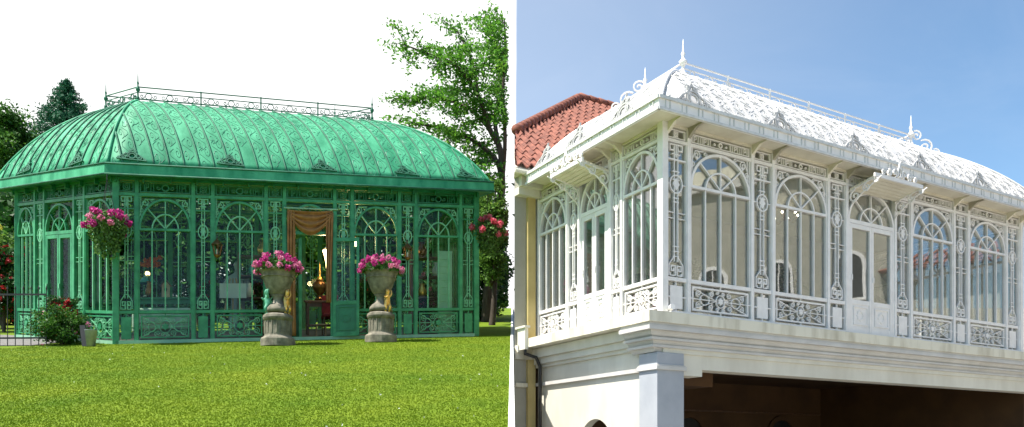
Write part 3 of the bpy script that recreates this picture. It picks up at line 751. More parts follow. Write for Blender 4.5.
for a, c, k in ((K1, K3, 6), (K3, K4, 1), (K4, K2, 6), (K2, K1, 1)): cresting(cv, a, c, .27, M['white'], k, .014)
for p, h in ((K1, .68), (K2, .62), (K3, .70), (K4, .62)): finial(cv, p, h, M['white'], .045)
# scroll wings beside the finials
for p, dr in ((K2, (K2 - ev[0]).normalized()), (K3, (K3 - ev[2]).normalized())):
    dh = Vector((-dr.x, -dr.y, 0)).normalized(); fr = Fr(p, dh, Vector((dh.y, -dh.x, 0)), (0, 0, 1)); b = MB()
    b.ribbon(fr, spiral(.12, .26, .13, 1.5, PI, -1), .026, -.012, .012); b.ribbon(fr, spiral(.32, .02, .17, 1.5, PI * .7, -1), .026, -.012, .012)
    b.ribbon(fr, spiral(.55, -.1, .09, 1.4, PI * .7, -1), .022, -.012, .012)
    b.build('scroll_wing', M['white'], cro)
# slatted canopies over the doors
def canopy(fr, u0, u1, name, reach=.8, h0=2.42, h1=2.62):
    b = MB(); n = 6
    for i in range(n):
        d0 = .06 + (reach - .06) * i / n; d1_ = .06 + (reach - .06) * (i + 1) / n - .012
        z0 = h0 + (h1 - h0) * d0 / reach; z1 = h0 + (h1 - h0) * d1_ / reach
        b.hexa([fr.p(u0, z0, d0), fr.p(u1, z0, d0), fr.p(u1, z1, d1_), fr.p(u0, z1, d1_), fr.p(u0, z0 + .03, d0), fr.p(u1, z0 + .03, d0), fr.p(u1, z1 + .03, d1_), fr.p(u0, z1 + .03, d1_)][::1])
    c = b.build(name, M['white_warm'], cv)
    b = MB(); fe_ = Fr(fr.p(0, 0, reach), fr.u, fr.n); b.box(fe_, u0 - .02, u1 + .02, h1 - .01, h1 + .06, -.03, .0)
    b.build('canopy_edge', M['white'], c)
    for u in (u0 + .02, u1 - .02):
        f2 = Fr(fr.p(u, 0, 0), fr.n, fr.u); b = MB()
        b.ribbon(f2, [(.05, h0 + .01), (reach, h1)], .03, -.012, .012)
        b.ribbon(f2, spiral(.16, h0 - .12, .12, 1.4, PI / 2, 1), .022, -.01, .01); b.ribbon(f2, spiral(.40, h0 - .02, .085, 1.4, PI / 2, 1), .02, -.01, .01); b.ribbon(f2, spiral(.6, h0 + .06, .06, 1.3, PI / 2, 1), .018, -.01, .01)
        b.ribbon(f2, [(.05, h0 - .32), (.1, h0 - .25), (.3, h0 - .1), (.7, h0 + .1)], .018, -.01, .01)
        b.build('canopy_bracket', M['white'], c)
    b = MB(); uc = (u0 + u1) / 2; hh = h1 + .06
    for sg in (-1, 1):
        b.ribbon(fe_, spiral(uc + sg * .13, hh + .09, .08, 1.4, -PI / 2, -sg), .022, -.015, .008); b.ribbon(fe_, spiral(uc + sg * .30, hh + .06, .07, 1.4, PI / 2, sg), .02, -.015, .008); b.ribbon(fe_, spiral(uc + sg * .45, hh + .045, .05, 1.3, PI / 2, -sg), .018, -.015, .008)
    b.ribbon(fe_, arcpts(uc, hh + .1, .06, .09, 0, 2 * PI, 12)[:-1], .022, -.015, .008, True); b.plate(fe_, [(uc - .03, hh + .2), (uc, hh + .17), (uc + .03, hh + .2), (uc, hh + .3)], -.012, .008)
    b.build('canopy_crest', M['white'], c)
canopy(cf, 4.36, 5.71, 'door_canopy', .6, 2.60, 2.72); canopy(cl, CD - 2.30, CD - 1.34, 'door_canopy', .62, 2.60, 2.70)

# ================================================================== HOUSE
hs_ = thing('house', E + Vector((0, 0, -.55)), 'cream rendered house with a red tiled roof and an open arcade below the white conservatory', 'house')
hf = Fr(E, d2, n2)                         # u along the long front, d outwards; the left wall is the plane u = 0
DW = -3.76
# main wall behind the conservatory; the end wall runs along the plot boundary
rad = Vector((.077, 15.5, 0)).normalized()
p0 = hf.p(-.505, 0, DW); pb = p0 + rad * 7.6 + d2 * .06; p1 = hf.p(11.2, 0, DW); p2 = hf.p(11.2, 0, DW - 7.2)
GZ = -.55
b = MB(); q = [p0, p1, p2, pb]; b.add([Vector((v.x, v.y, 3.0)) for v in q] + [Vector((v.x, v.y, 6.46)) for v in q], [(3, 2, 1, 0), (4, 5, 6, 7)] + [(i, (i + 1) % 4, 4 + (i + 1) % 4, 4 + i) for i in range(4)])
b.build('upper_wall', M['shadow_greywall'], hs_)
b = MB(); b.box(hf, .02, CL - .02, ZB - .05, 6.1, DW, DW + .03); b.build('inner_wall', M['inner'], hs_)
b = MB(); b.box(hf, -.505, -.08, GZ, 3.0, DW - .3, DW - .004); b.build('lower_wall', M['shadow_greywall'], hs_)
b = MB(); b.box(hf, -.24, -.07, GZ, 6.1, DW, DW + .07); b.build('pilaster_strip', M['ochre'], hs_)
b = MB(); b.box(hf, -.5, -.03, 6.06, 6.455, DW, DW + .16); b.box(hf, -.5, -.02, 6.2, 6.455, DW, DW + .26); b.build('cornice', M['cream'], hs_)
b = MB(); b.box(hf, -.5, -.09, 3.02, 3.16, DW, DW + .12); b.box(hf, -.5, -.09, 2.9, 3.02, DW, DW + .07); b.build('string_course', M['ledge'], hs_)
b = MB(); b.box(hf, -.5, -.245, 2.36, 2.44, DW - .004, DW + .06); b.build('string_course', M['ledge'], hs_)
# ledge carrying the conservatory
b = MB(); b.box(hf, -.4, 11.2, 3.10, ZB, DW + .05, .15); b.build('ledge', M['ledge'], hs_)
b = MB(); b.box(hf, -.47, -.40, 3.06, ZB + .2, DW + .06, DW + .34); b.box(hf, -.5, -.38, ZB + .2, ZB + .24, DW + .02, DW + .38); b.build('end_pier', M['cream'], hs_)
# moulded cornice under the ledge
def sweep(prof, name, mat, u_end, d_back, close_left=True):
    """profile (offset, z): along the front, then returned along the left"""
    b = MB(); m = len(prof); vs = []
    for (o, z) in prof:
        vs += [hf.p(-.12 - o, z, d_back), hf.p(-.12 - o, z, o * .75 - .06), hf.p(u_end, z, o * .75 - .06)]
    fs = []
    for i in range(m - 1):
        for k in range(2): fs.append((i * 3 + k, i * 3 + k + 1, i * 3 + 3 + k + 1, i * 3 + 3 + k))
    c = [hf.p(-.05, prof[0][1], d_back), hf.p(-.05, prof[-1][1], d_back)]
    base = len(vs); vs += c; fs.append(tuple(i * 3 for i in range(m)) + (base + 1, base))
    b.add(vs, fs); return b.build(name, mat, hs_)
prof = [(.24, 3.10), (.24, 3.05), (.27, 3.048), (.27, 2.985), (.19, 2.98), (.185, 2.955), (.165, 2.92), (.13, 2.895), (.115, 2.885), (.17, 2.883), (.17, 2.845), (.10, 2.842), (.075, 2.80), (.06, 2.775), (.10, 2.773), (.10, 2.735), (.03, 2.732), (.0, 2.67)]
sweep(prof, 'cornice', M['moulding'], 11.2, -.62)
b = MB(); b.box(hf, .02, 11.2, 2.66, 3.1, -.4, -.02); b.build('cornice_backing', M['cream'], hs_)
# left wall with its arched opening
lf = Fr(E4, -d1, n1)
def U(t): return CD - t
ac, ar, hz = U(1.79), .49, 1.19
pts = [(0, GZ), (ac - ar, GZ)] + [(ac - ar * math.cos(a), hz + ar * math.sin(a)) for a in [PI * i / 20 for i in range(21)]] + [(ac + ar, GZ), (U(.44), GZ), (U(.44), 3.1), (0, 3.1)]
b = MB(); b.plate(lf, pts, -.14, .02); b.build('arcade_wall', M['cream'], hs_)
b = MB(); b.box(lf, .0, U(.44), 2.92, 3.09, .02, .2); b.box(lf, .0, U(.44), 2.80, 2.92, .02, .13); b.box(lf, 0, U(.44), 2.74, 2.80, .02, .08); b.build('moulding', M['cream'], hs_)
b = MB(); b.box(lf, .0, U(.44), 2.385, 2.45, .02, .075); b.build('string_course', M['moulding'], hs_)
# corner pillar and beam
b = MB(); b.box(hf, -.12, .43, GZ, 2.66, -.44, .0); b.build('corner_pillar', M['pillar'], hs_, bevel=.008)
b = MB(); b.box(hf, -.155, .465, 2.385, 2.45, -.47, .035); b.box(hf, -.14, .45, 2.45, 2.47, -.46, .02); b.build('pillar_band', M['moulding'], hs_, bevel=.006)
b = MB(); b.box(hf, .43, 11.2, 2.43, 2.66, -.36, -.05); b.box(hf, .43, .86, 2.32, 2.43, -.36, -.052); b.build('beam', M['cream'], hs_)
# arcade interior
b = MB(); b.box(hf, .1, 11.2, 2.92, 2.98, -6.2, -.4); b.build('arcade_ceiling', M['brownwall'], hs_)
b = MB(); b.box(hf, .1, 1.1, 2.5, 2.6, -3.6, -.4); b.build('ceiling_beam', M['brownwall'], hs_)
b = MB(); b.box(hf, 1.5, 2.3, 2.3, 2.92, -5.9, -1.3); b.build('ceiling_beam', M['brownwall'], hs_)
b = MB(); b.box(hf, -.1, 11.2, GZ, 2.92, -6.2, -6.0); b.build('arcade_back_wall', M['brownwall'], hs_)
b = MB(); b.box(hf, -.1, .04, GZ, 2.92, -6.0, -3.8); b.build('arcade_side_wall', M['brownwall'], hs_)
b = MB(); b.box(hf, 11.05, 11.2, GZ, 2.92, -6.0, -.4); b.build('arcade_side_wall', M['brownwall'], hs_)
b = MB(); b.box(hf, .05, 11.0, 2.16, 2.2, -6.0, -5.95); b.build('picture_rail', M['wood'], hs_)
for px in (688, 781, 866, 950):
    a = (px - CXP) / F; o = hf.p(0, 0, -6.0); u = (a * o.y - o.x) / (d2.x - a * d2.y)
    fr = Fr(hf.p(u, 0, -6.0), d2, n2); b = MB()
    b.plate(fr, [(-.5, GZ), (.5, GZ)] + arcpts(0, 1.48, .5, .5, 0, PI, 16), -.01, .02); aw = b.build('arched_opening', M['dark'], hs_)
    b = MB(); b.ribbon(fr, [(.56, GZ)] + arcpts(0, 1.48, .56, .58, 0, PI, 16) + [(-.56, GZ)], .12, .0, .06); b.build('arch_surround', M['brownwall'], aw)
b = MB(); b.lathe([(.06, 0), (.06, .12), (.09, .13), (.09, .17)], hf.p(.75, 2.7, -1.6), 12); b.build('ceiling_spotlight', M['brownwall'], hs_)
# arched windows of the inner wall, seen through the conservatory glass
for u in (2.6, 4.75, 6.85, 8.9):
    fr = Fr(hf.p(u, ZB, DW + .03), d2, n2); b = MB()
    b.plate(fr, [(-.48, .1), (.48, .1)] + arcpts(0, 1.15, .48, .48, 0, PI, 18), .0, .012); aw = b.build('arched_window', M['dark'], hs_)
    b = MB(); b.ribbon(fr, [(.54, .1)] + arcpts(0, 1.15, .54, .54, 0, PI, 18) + [(-.54, .1)], .12, .0, .05)
    b.ribbon(fr, arcpts(0, 1.15, .24, .24, 0, 2 * PI, 18)[:-1], .03, .012, .03, True)
    for k in (-.24, 0, .24): b.line(fr, k, .1, k, 1.15, .03, .012, .03)
    for a in range(8): b.line(fr, .24 * math.cos(a * PI / 4), 1.15 + .24 * math.sin(a * PI / 4), .46 * math.cos(a * PI / 4), 1.15 + .46 * math.sin(a * PI / 4), .025, .012, .03)
    b.build('window_frame', M['white_warm'], aw)
# tiled roof: front slope of rolled tiles
RISE = .8385
def rp(u, v, z=0): # v metres inward from the eaves
    return Vector((0, 0, 6.5 + RISE * v + z)) + E + d2 * u - n2 * (3.35 + v)
HU, HV, AU, AV = .26, 1.65, 4.31, 5.14
def u_left(v):
    w = rp(0, v); # boundary plane through the camera-side corner along rad
    # solve (E + d2 u - n2 w) on the line p0 + s rad
    bx = Vector((w.x, w.y, 0)) - p0; nx = Vector((rad.y, -rad.x, 0)); lim = -bx.dot(nx) / d2.dot(nx)
    hip = HU + (v - HV) * (AU - HU) / (AV - HV)
    return max(lim, hip if v > HV else -9)
b = MB(); cw, rh = .215, .285; nv = int(AV / rh) + 1; UR = 8.0
for j in range(nv):
    v0, v1 = j * rh - .02, min(AV, (j + 1) * rh + .05)
    i0 = int(math.floor(u_left(max(0, v0)) / cw)) - 1
    for i in range(i0, int(UR / cw)):
        us = [i * cw + cw * k / 8 for k in range(9)]
        if us[-1] < u_left(max(0, v0)): continue
        jit = R.uniform(-.006, .006); vs = []
        for (v, lift) in ((v0, .05), (v1, .012)):
            for k, u in enumerate(us):
                ph = k / 8; pr = .05 * (math.sin(ph * 2 * PI) if ph < .5 else .55 * math.sin(ph * 2 * PI))
                vs.append(rp(max(u, u_left(max(0, v))), v, lift + pr + jit))
        for k, u in enumerate(us):
            ph = k / 8; pr = .05 * (math.sin(ph * 2 * PI) if ph < .5 else .55 * math.sin(ph * 2 * PI))
            vs.append(rp(max(u, u_left(max(0, v0))), v0, .02 + pr + jit))
        b.add(vs, [(k, k + 1, 9 + k + 1, 9 + k) for k in range(8)] + [(18 + k, 18 + k + 1, k + 1, k) for k in range(8)])
tr = b.build('tiled_roof', M['tile'], hs_)
def rpolys(name, pts, mat):
    b = MB(); n = len(pts); b.add(pts, [tuple(range(n))]); o = b.build(name, mat, hs_); m = o.modifiers.new('thickness', 'SOLIDIFY'); m.thickness = .08; m.offset = -1; return o
rpolys('roof_underlay', [rp(u_left(0), 0, -.04), rp(UR, 0, -.04), rp(UR, AV, -.04), rp(AU, AV, -.04), rp(HU, HV, -.04)], M['cream'])
bk = Vector((0, 0, 6.5 + RISE * HV)) + p0 + rad * 6.2; bk.z = 6.5 + RISE * HV
apx = rp(AU, AV)
rpolys('left_slope', [rp(HU, HV, -.02), apx + Vector((0, 0, -.02)), bk], M['tile'])
rpolys('back_slope', [apx + Vector((0, 0, -.03)), rp(UR, AV, -.03), rp(UR, AV) - n2 * 5 - Vector((0, 0, 4.2)), bk + Vector((0, 0, -1.2)), bk], M['tile'])
def caps(a, c, name):
    L = (c - a).length; n = int(L / .3); b = MB()
    for i in range(n):
        s, e = a.lerp(c, i / n), a.lerp(c, (i + 1.12) / n); b.tube([s, e], [.115, .09], 10)
    b.build(name, M['tile'], tr, smooth=True)
caps(rp(HU, HV, .05), rp(AU, AV, .06), 'hip_cap'); caps(rp(AU, AV, .06), rp(UR, AV, .06), 'ridge_cap')
b = MB(); a, c = rp(u_left(0), 0, -.1), rp(5, 0, -.1); b.tube([a, c], .05, 8); b.build('gutter', M['cream'], hs_)
b = MB(); vs = [rp(u_left(0), -.02, -.06), rp(6, -.02, -.06), rp(6, .4, -.35 + -.04), rp(u_left(.4), .4, -.39)]
# soffit under the house eaves
b = MB(); s0 = Vector((0, 0, 6.40)); pts = [rp(u_left(0), 0), rp(.3, 0), rp(.3, .42), rp(u_left(.4), .42)]
b.add([Vector((q.x, q.y, 6.40)) for q in pts] + [Vector((q.x, q.y, 6.452)) for q in pts], [(3, 2, 1, 0), (4, 5, 6, 7)] + [(i, (i + 1) % 4, 4 + (i + 1) % 4, 4 + i) for i in range(4)])
b.build('eaves_soffit', M['cream'], hs_)
# drainpipe
b = MB(); dp = [hf.p(-.43, 3.12, DW + .28), hf.p(-.43, 2.98, DW + .28), hf.p(-.20, 2.92, DW + .3), hf.p(-.11, 2.75, DW + .3), hf.p(-.095, 2.6, DW + .28), hf.p(-.095, GZ, DW + .28)]
b.tube(dp, .035, 8); b.build('drainpipe', M['black'], hs_, smooth=True)

# floodlight on the ledge, chandelier and plants inside
fl = hf.p(.07, ZB, .1); t = thing('floodlight', fl, 'small white floodlight on the ledge at the foot of the white corner pilaster', 'floodlight')
b = MB(); b.tube([fl, fl + Vector((0, 0, .05))], .02, 6); b.build('stem', M['white'], t)
b = MB(); b.tube([fl + Vector((0, 0, .07)) - n2 * .05, fl + Vector((0, 0, .085)) + n2 * .05], [.035, .05], 10); b.build('lamp_head', M['white'], t)
ch = hf.p(4.9, ZB + 2.62, -1.9)
t = thing('chandelier', ch, 'lit chandelier with small bulbs hanging behind the second large white window from the corner', 'chandelier')
b = MB(); b.tube([ch + Vector((0, 0, .2)), ch + Vector((0, 0, .75))], .015, 6); b.lathe([(.02, 0), (.07, .05), (.04, .12), (.02, .2)], ch, 10)
for k in range(6):
    a = k * PI / 3; e = Vector((math.cos(a) * .27, math.sin(a) * .27, .08)); b.tube([ch + Vector((0, 0, .08)), ch + e * .6 + Vector((0, 0, -.08)), ch + e], .01, 5)
b.build('frame', M['bronze'], t)
for k in range(6):
    a = k * PI / 3; b = MB(); b.ball(ch + Vector((math.cos(a) * .27, math.sin(a) * .27, .12)), .024, 8); b.build('bulb', M['bulb'], t)
for (u, d, h, lab) in ((1.55, -1.2, 1.0, 'leafy pot plant inside the first large white window from the corner'), (3.55, -.9, 1.15, 'tall leafy pot plant inside the second large white window'), (7.2, -1.2, .95, 'leafy pot plant inside the white window right of the double door')):
    c = hf.p(u, ZB + .03, d); t = thing('pot_plant', c, lab, 'pot plant', 'pot plants in the white conservatory')
    b = MB(); b.lathe([(.13, 0), (.18, .28), (.2, .3), (.16, .3), (.15, .27)], c, 14); b.build('pot', M['bronze'], t)
    cen = np.array(c) + np.array([0, 0, .3 + h * .45]) + NR.normal(size=(420, 3)) * np.array([.17, .17, h * .22])
    npmesh('foliage', leaf_quads(cen, .16, .35), 4, M['leaf_dark'], t)
# ================================================================== GROUND
def grid(name, xs, ys, zf, mat):
    b = MB(); nx = len(xs); b.v = [(x, y, zf(x, y)) for y in ys for x in xs]
    b.f = [(j * nx + i, j * nx + i + 1, (j + 1) * nx + i + 1, (j + 1) * nx + i) for j in range(len(ys) - 1) for i in range(nx - 1)]
    o = b.build(name, mat); o['kind'] = 'structure'; return o
ys = [-600, -200, -60, -20, -2.7, 0, 4, 8, 12, 16, 20, 24, 30, 36, 40, 43, 46, 60, 120, 300, 900]
grid('lawn', [-900, -300, -100, -50, -30, -20, -12, -8, -4, -2, 0], ys, lambda x, y: lawn_z(y), M['grass'])
def rz(x, y): return -.55 if y < 24.5 else -.55 + (lawn_z(46) + .55) * min(1, (y - 24.5) / 21.5)
grid('driveway', [0, 2, 5, 10, 20, 40, 100, 300, 900], [-600, -200, -60, -20, -2.7, 4, 10, 16, 20, 24.5, 30, 38, 46, 60, 120, 300, 900], rz, M['drive'])
b = MB(); q = [(-2.0), 2, 5, 8, 12, 15, 18, 24.5, 34, 46]
for i in range(len(q) - 1):
    a, c = q[i], q[i + 1]
    b.hexa([(-.03, a, -.7), (.022, a, -.7), (.022, c, -.7), (-.03, c, -.7), (-.03, a, lawn_z(a) + .03), (.022, a, lawn_z(a) + .03), (.022, c, lawn_z(c) + .03), (-.03, c, lawn_z(c) + .03)])
rw = b.build('retaining_wall', M['wallwhite']); tag(rw, 'thin white rendered retaining wall holding the edge of the sloping lawn', 'wall')
b = MB(); pts = [G(-13.5, 14.9), G(-9.35, 15.55), G(-9.2, 16.9), G(-10.4, 18.2), G(-14, 20)]
b.add([p + Vector((0, 0, .008)) for p in pts], [(0, 1, 2, 3, 4)]); o = b.build('path', M['paving']); o['kind'] = 'structure'
# grass blades on the part of the lawn in front of the greenhouse
n = 230000
Y = 5.2 + 13.6 * NR.random(n) ** 1.25; X = -Y * .655 * NR.random(n) - .03
def outside(X, Y):
    ins = np.ones(n, bool)
    pl = offset_poly(GP, .02)
    for i in range(4):
        (ax, ay), (bx, by) = pl[i], pl[(i + 1) % 4]; ins &= ((bx - ax) * (Y - ay) - (by - ay) * (X - ax)) > 0
    return ~ins & ~((X < -9.3) & (Y > 14.9))
k = outside(X, Y); X, Y = X[k], Y[k]; n = len(X)
z = SL * Y; H = NR.uniform(.005, .014, n); a = NR.uniform(0, 2 * PI, n); w = NR.uniform(.004, .008, n) * (1 + Y * .04)
ln = NR.normal(size=(n, 2)) * .35 * H[:, None]
v0 = np.stack([X - np.cos(a) * w, Y - np.sin(a) * w, z - .003], 1); v1 = np.stack([X + np.cos(a) * w, Y + np.sin(a) * w, z - .003], 1)
v2 = np.stack([X + ln[:, 0], Y + ln[:, 1], z + H], 1)
g = npmesh('grass', np.stack([v0, v1, v2], 1), 3, M['blade']); tag(g, 'short mown grass covering the sloping lawn', 'grass', kind='stuff')

# white clover and fallen petals scattered in the lawn
k = 50; yy = 6 + 10 * NR.random(k); xx = -yy * .62 * NR.random(k) - .1; cl_ = np.stack([xx, yy, SL * yy + .022], 1); cl_ = cl_[~((cl_[:, 1] > 15) & (cl_[:, 0] < -.9))]
o = npmesh('clover_flowers', leaf_quads(np.repeat(cl_, 3, 0) + NR.normal(size=(len(cl_) * 3, 3)) * .004, .015, .9), 4, M['white_cloth']); tag(o, 'tiny white clover flowers scattered through the lawn', 'clover flowers', kind='stuff')

# ================================================================== TREES AND SHRUBS
def clip_x(c, lim):
    return c[c[:, 0] < lim * c[:, 1] / 26.0] if lim is not None else c
def limb(b, pts, r0, r1, sub=4):
    P = [Vector(p) for p in pts]; out = []
    for i in range(len(P) - 1):
        p0, p1, p2, p3 = P[max(0, i - 1)], P[i], P[i + 1], P[min(len(P) - 1, i + 2)]
        for k in range(sub):
            t = k / sub; out.append(.5 * ((2 * p1) + (p2 - p0) * t + (2 * p0 - 5 * p1 + 4 * p2 - p3) * t * t + (-p0 + 3 * p1 - 3 * p2 + p3) * t ** 3))
    out.append(P[-1]); m = len(out); b.tube(out, [r0 + (r1 - r0) * (i / (m - 1)) for i in range(m)], 7); return out
def bushy(name, label, cat, base, ht, rad, nc, per, size, mat, trunk=.3, group=None, lim=None, flat=.3, spread=.3, flowers=None):
    """trunk with limbs, and a crown of many leaf clumps of uneven size spread through an ellipsoid"""
    base = Vector(base); t = thing(name, base, label, cat, group)
    ch = ht * (1 - trunk) / 2; cz = base.z + ht * trunk + ch
    dirs = NR.normal(size=(nc, 3)); dirs /= np.linalg.norm(dirs, axis=1, keepdims=True)
    rr = NR.uniform(.35, 1.0, (nc, 1)) ** .6
    cc = np.array([base.x, base.y, cz]) + dirs * rr * np.array([rad, rad * .9, ch]) * NR.uniform(.75, 1.12, (nc, 1))
    b = MB(); top = Vector((base.x, base.y, cz + ch * .3))
    if trunk > .04 or ht > 2:
        limb(b, [base - Vector((0, 0, .2)), base + Vector((R.uniform(-.1, .1), 0, ht * trunk * .6)), Vector((base.x + R.uniform(-.2, .2), base.y, cz)), top], ht * .028, ht * .006)
        for i in range(0, nc, 3):
            s = base.lerp(top, R.uniform(.35, .9)); e = Vector(cc[i])
            if lim is not None and e.x > lim * e.y / 26 - .05: continue
            m = s.lerp(e, .5) + Vector((0, 0, -.04 * ht * R.random()))
            limb(b, [s, m, e], ht * .010, ht * .002, 3)
    else:
        for i in range(0, nc, 2): limb(b, [base, base.lerp(Vector(cc[i]), .5) + Vector((0, 0, .05)), Vector(cc[i])], .012, .004, 3)
    b.build('trunk' if trunk > .04 or ht > 2 else 'stem', M['bark'], t, smooth=True)
    cs = NR.uniform(.45, 1.15, (nc, 1)) * spread * rad
    idx = NR.integers(0, nc, nc * per); off = NR.normal(size=(nc * per, 3)) * np.array([1, 1, .62]) * .62
    cen = clip_x(cc[idx] + off * cs[idx], lim); cen = cen[cen[:, 2] > base.z + .02]
    npmesh('crown' if trunk > .04 else 'foliage', leaf_quads(cen, size, .55, flat), 4, mat, t)
    if flowers:
        m, cnt, fs = flowers; sel = cc[NR.integers(0, nc, cnt)] + NR.normal(size=(cnt, 3)) * spread * rad * .5
        out = sel - np.array([base.x, base.y, cz]); sel = sel + out * .12 + np.array([0, -.05, 0])
        npmesh('blossoms', leaf_quads(np.repeat(sel, 9, 0) + NR.normal(size=(cnt * 9, 3)) * fs * .35, fs, .8), 4, m, t)
    return t

# honey locust behind the right end of the greenhouse
TY = 26.7
lt = thing('locust_tree', on_lawn(486, TY), 'tall airy green tree rising above the right end of the greenhouse roof', 'tree')
b = MB()
def pp(px, py, dy=0): return at(px, py, TY + dy)
tw = MB(); leaves = []
limbs = [
 ([(486, 325, 0), (489, 280, 0), (497, 225, 0), (502, 185, 0)], .19, .13, 0, 0),
 ([(502, 185, 0), (496, 160, .2), (472, 140, .4), (442, 128, .2), (414, 124, -.3)], .10, .025, .3, 16),
 ([(502, 185, 0), (500, 150, -.2), (489, 128, -.4), (478, 95, -.8), (456, 66, -1.2), (428, 54, -1.4), (402, 44, -1.5)], .12, .02, .35, 22),
 ([(500, 150, 0), (495, 120, .5), (501, 80, 1.0), (497, 45, 1.2), (488, 14, 1.3)], .09, .018, .25, 22),
 ([(489, 128, -.3), (465, 106, .4), (432, 98, 1.0), (402, 98, 1.2)], .07, .018, .25, 16),
 ([(478, 95, -.8), (472, 62, -.4), (458, 32, 0)], .06, .015, .3, 11),
 ([(497, 160, .2), (476, 163, -.6), (452, 160, -1.0), (420, 142, -1.2)], .06, .018, .3, 12),
 ([(502, 185, 0), (505, 140, -.8), (503, 90, -1.2), (506, 50, -1.2), (504, 20, -1)], .08, .018, .3, 18),
 ([(496, 160, .2), (484, 150, 1.2), (462, 120, 2), (446, 84, 2.4)], .05, .015, .3, 12),
 ([(502, 185, 0), (490, 178, -.8), (474, 182, -1.4), (458, 176, -1.6)], .05, .015, .2, 9),
]
for pts, r0, r1, f0, ntw in limbs:
    path = limb(b, [pp(*q) for q in pts], r0, r1, 6)
    for i in range(ntw):
        f = f0 + (1 - f0) * (i + R.random()) / ntw; s = path[min(len(path) - 1, int(f * (len(path) - 1)))]
        for rep in range(1 if i % 3 == 0 else 2):
            d = Vector((R.gauss(0, 1) - .35, R.gauss(0, .8), R.gauss(.02, .26))).normalized(); L = R.uniform(.5, 1.25)
            e = s + d * L + Vector((0, 0, -.12 * L))
            if e.x > -.2: e.x = min(-.2, s.x - .1)
            if s.x > -.15: continue
            m = s.lerp(e, .5) + Vector((0, 0, .10 * L)); q = limb(tw, [s, m, e], .013, .004, 3)
            nl = int(68 * L); ts = NR.random(nl)[:, None] ** .8
            cen = np.array(s) * (1 - ts) ** 2 + 2 * np.array(m) * ts * (1 - ts) + np.array(e) * ts ** 2 + NR.normal(size=(nl, 3)) * np.array([.15, .15, .07])
            leaves.append(cen)
b.build('trunk', M['bark'], lt, smooth=True); tw.build('twigs', M['bark'], lt)
cen = clip_x(np.concatenate(leaves), -.13)
npmesh('crown', leaf_quads(cen, .14, .5, .45), 4, M['leaf_locust'], lt)

bushy('broadleaf_tree', 'yellowish green broadleaf tree left of the dark pointed conifer', 'tree', on_lawn(3, 29), 8.2, 1.25, 46, 420, .15, M['leaf_tree'], .2, spread=.36)
bushy('broadleaf_tree', 'low leafy green tree behind the left eaves of the greenhouse', 'tree', on_lawn(24, 27), 4.9, 1.3, 34, 360, .13, M['leaf_light'], .15, spread=.36)
def conifer(label, base, ht, rad, tilt=0):
    base = Vector(base); t = thing('conifer_tree', base, label, 'tree'); b = MB()
    limb(b, [base - Vector((0, 0, .2)), base + Vector((0, 0, ht * .5)), base + Vector((0, 0, ht))], ht * .02, .01); cs = []
    n = 420
    for i in range(n):
        f = (i / n) ** .85; z = ht * (.06 + .93 * f); L = rad * (1 - f) ** .98 * R.uniform(.75, 1.1) + .08; a = i * 2.399 + R.uniform(-.3, .3)
        s = base + Vector((0, 0, z)); e = s + Vector((math.cos(a) * L, math.sin(a) * L, L * R.uniform(-.18, .12))); m = s.lerp(e, .55) + Vector((0, 0, -.08 * L))
        b.tube([s, m, e], [.02, .014, .006], 4)
        k = int(70 * L) + 18; ts = NR.random(k)[:, None] ** .7
        cs.append(np.array(s) * (1 - ts) ** 2 + 2 * np.array(m) * ts * (1 - ts) + np.array(e) * ts ** 2 + NR.normal(size=(k, 3)) * np.array([.11, .11, .07]) * (.5 + .4 * L))
    b.build('trunk', M['bark'], t, smooth=True)
    npmesh('crown', leaf_quads(np.concatenate(cs), .17, .32, .1), 4, M['leaf_conifer'], t); return t
conifer('dark blue green pointed conifer rising behind the left end of the greenhouse', on_lawn(66, 36), 10.6, 6.2)
conifer('short dark conifer between the broadleaf tree and the tall pointed conifer', on_lawn(36, 33), 6.9, 1.9)
bl = ['behind the small arch at its far left', 'behind its left end door', 'behind the arch left of the hanging lantern', 'behind the second arched window', 'behind the open entrance', 'behind the fourth arched window', 'behind the last arched window']
for i, (px, Yd, h, r, mt) in enumerate([(30, 25, 4.4, 1.6, 'leaf_dark'), (75, 27, 4.6, 2.0, 'leaf_dark'), (150, 27.5, 5.6, 2.3, 'leaf_tree'), (235, 28, 5.5, 2.2, 'leaf_dark'), (318, 28, 5.4, 2.1, 'leaf_light'), (385, 28.5, 5.4, 2.0, 'leaf_tree'), (448, 28, 5.0, 1.8, 'leaf_dark')]):
    bushy('large_shrub', 'large shrub seen through the greenhouse glass ' + bl[i], 'shrub', on_lawn(px, Yd), h, r, 60, 300, .22, M[mt], -.2, 'shrubs behind the greenhouse', spread=.4)
bushy('large_shrub', 'dense dark green shrub filling the gap right of the greenhouse, below the airy tree', 'shrub', on_lawn(489, 30), 4.3, .85, 44, 260, .13, M['leaf_dark'], .06, lim=-.13, spread=.4)
bushy('large_shrub', 'pale green bush behind the trunk of the airy tree', 'shrub', on_lawn(499, 33), 2.5, .6, 30, 220, .13, M['leaf_light'], .03, lim=-.13, spread=.4)
bushy('large_shrub', 'mid green tree top just below the right eaves of the greenhouse', 'shrub', on_lawn(476, 31), 5.6, .9, 44, 240, .13, M['leaf_tree'], .3, lim=-.13, spread=.36)
bushy('small_tree', 'small light green tree with a thin trunk beside the right end of the greenhouse', 'tree', on_lawn(491, 24.3), 4.3, .62, 40, 170, .11, M['leaf_light'], .27, lim=-.13, spread=.45)
bushy('flowering_shrub', 'low shrub with pale yellow flowers at the left edge behind the greenhouse', 'shrub', on_lawn(2, 22), 3.1, .75, 26, 200, .1, M['leaf_light'], .03, spread=.4, flowers=(M['yellowflower'], 90, .09))
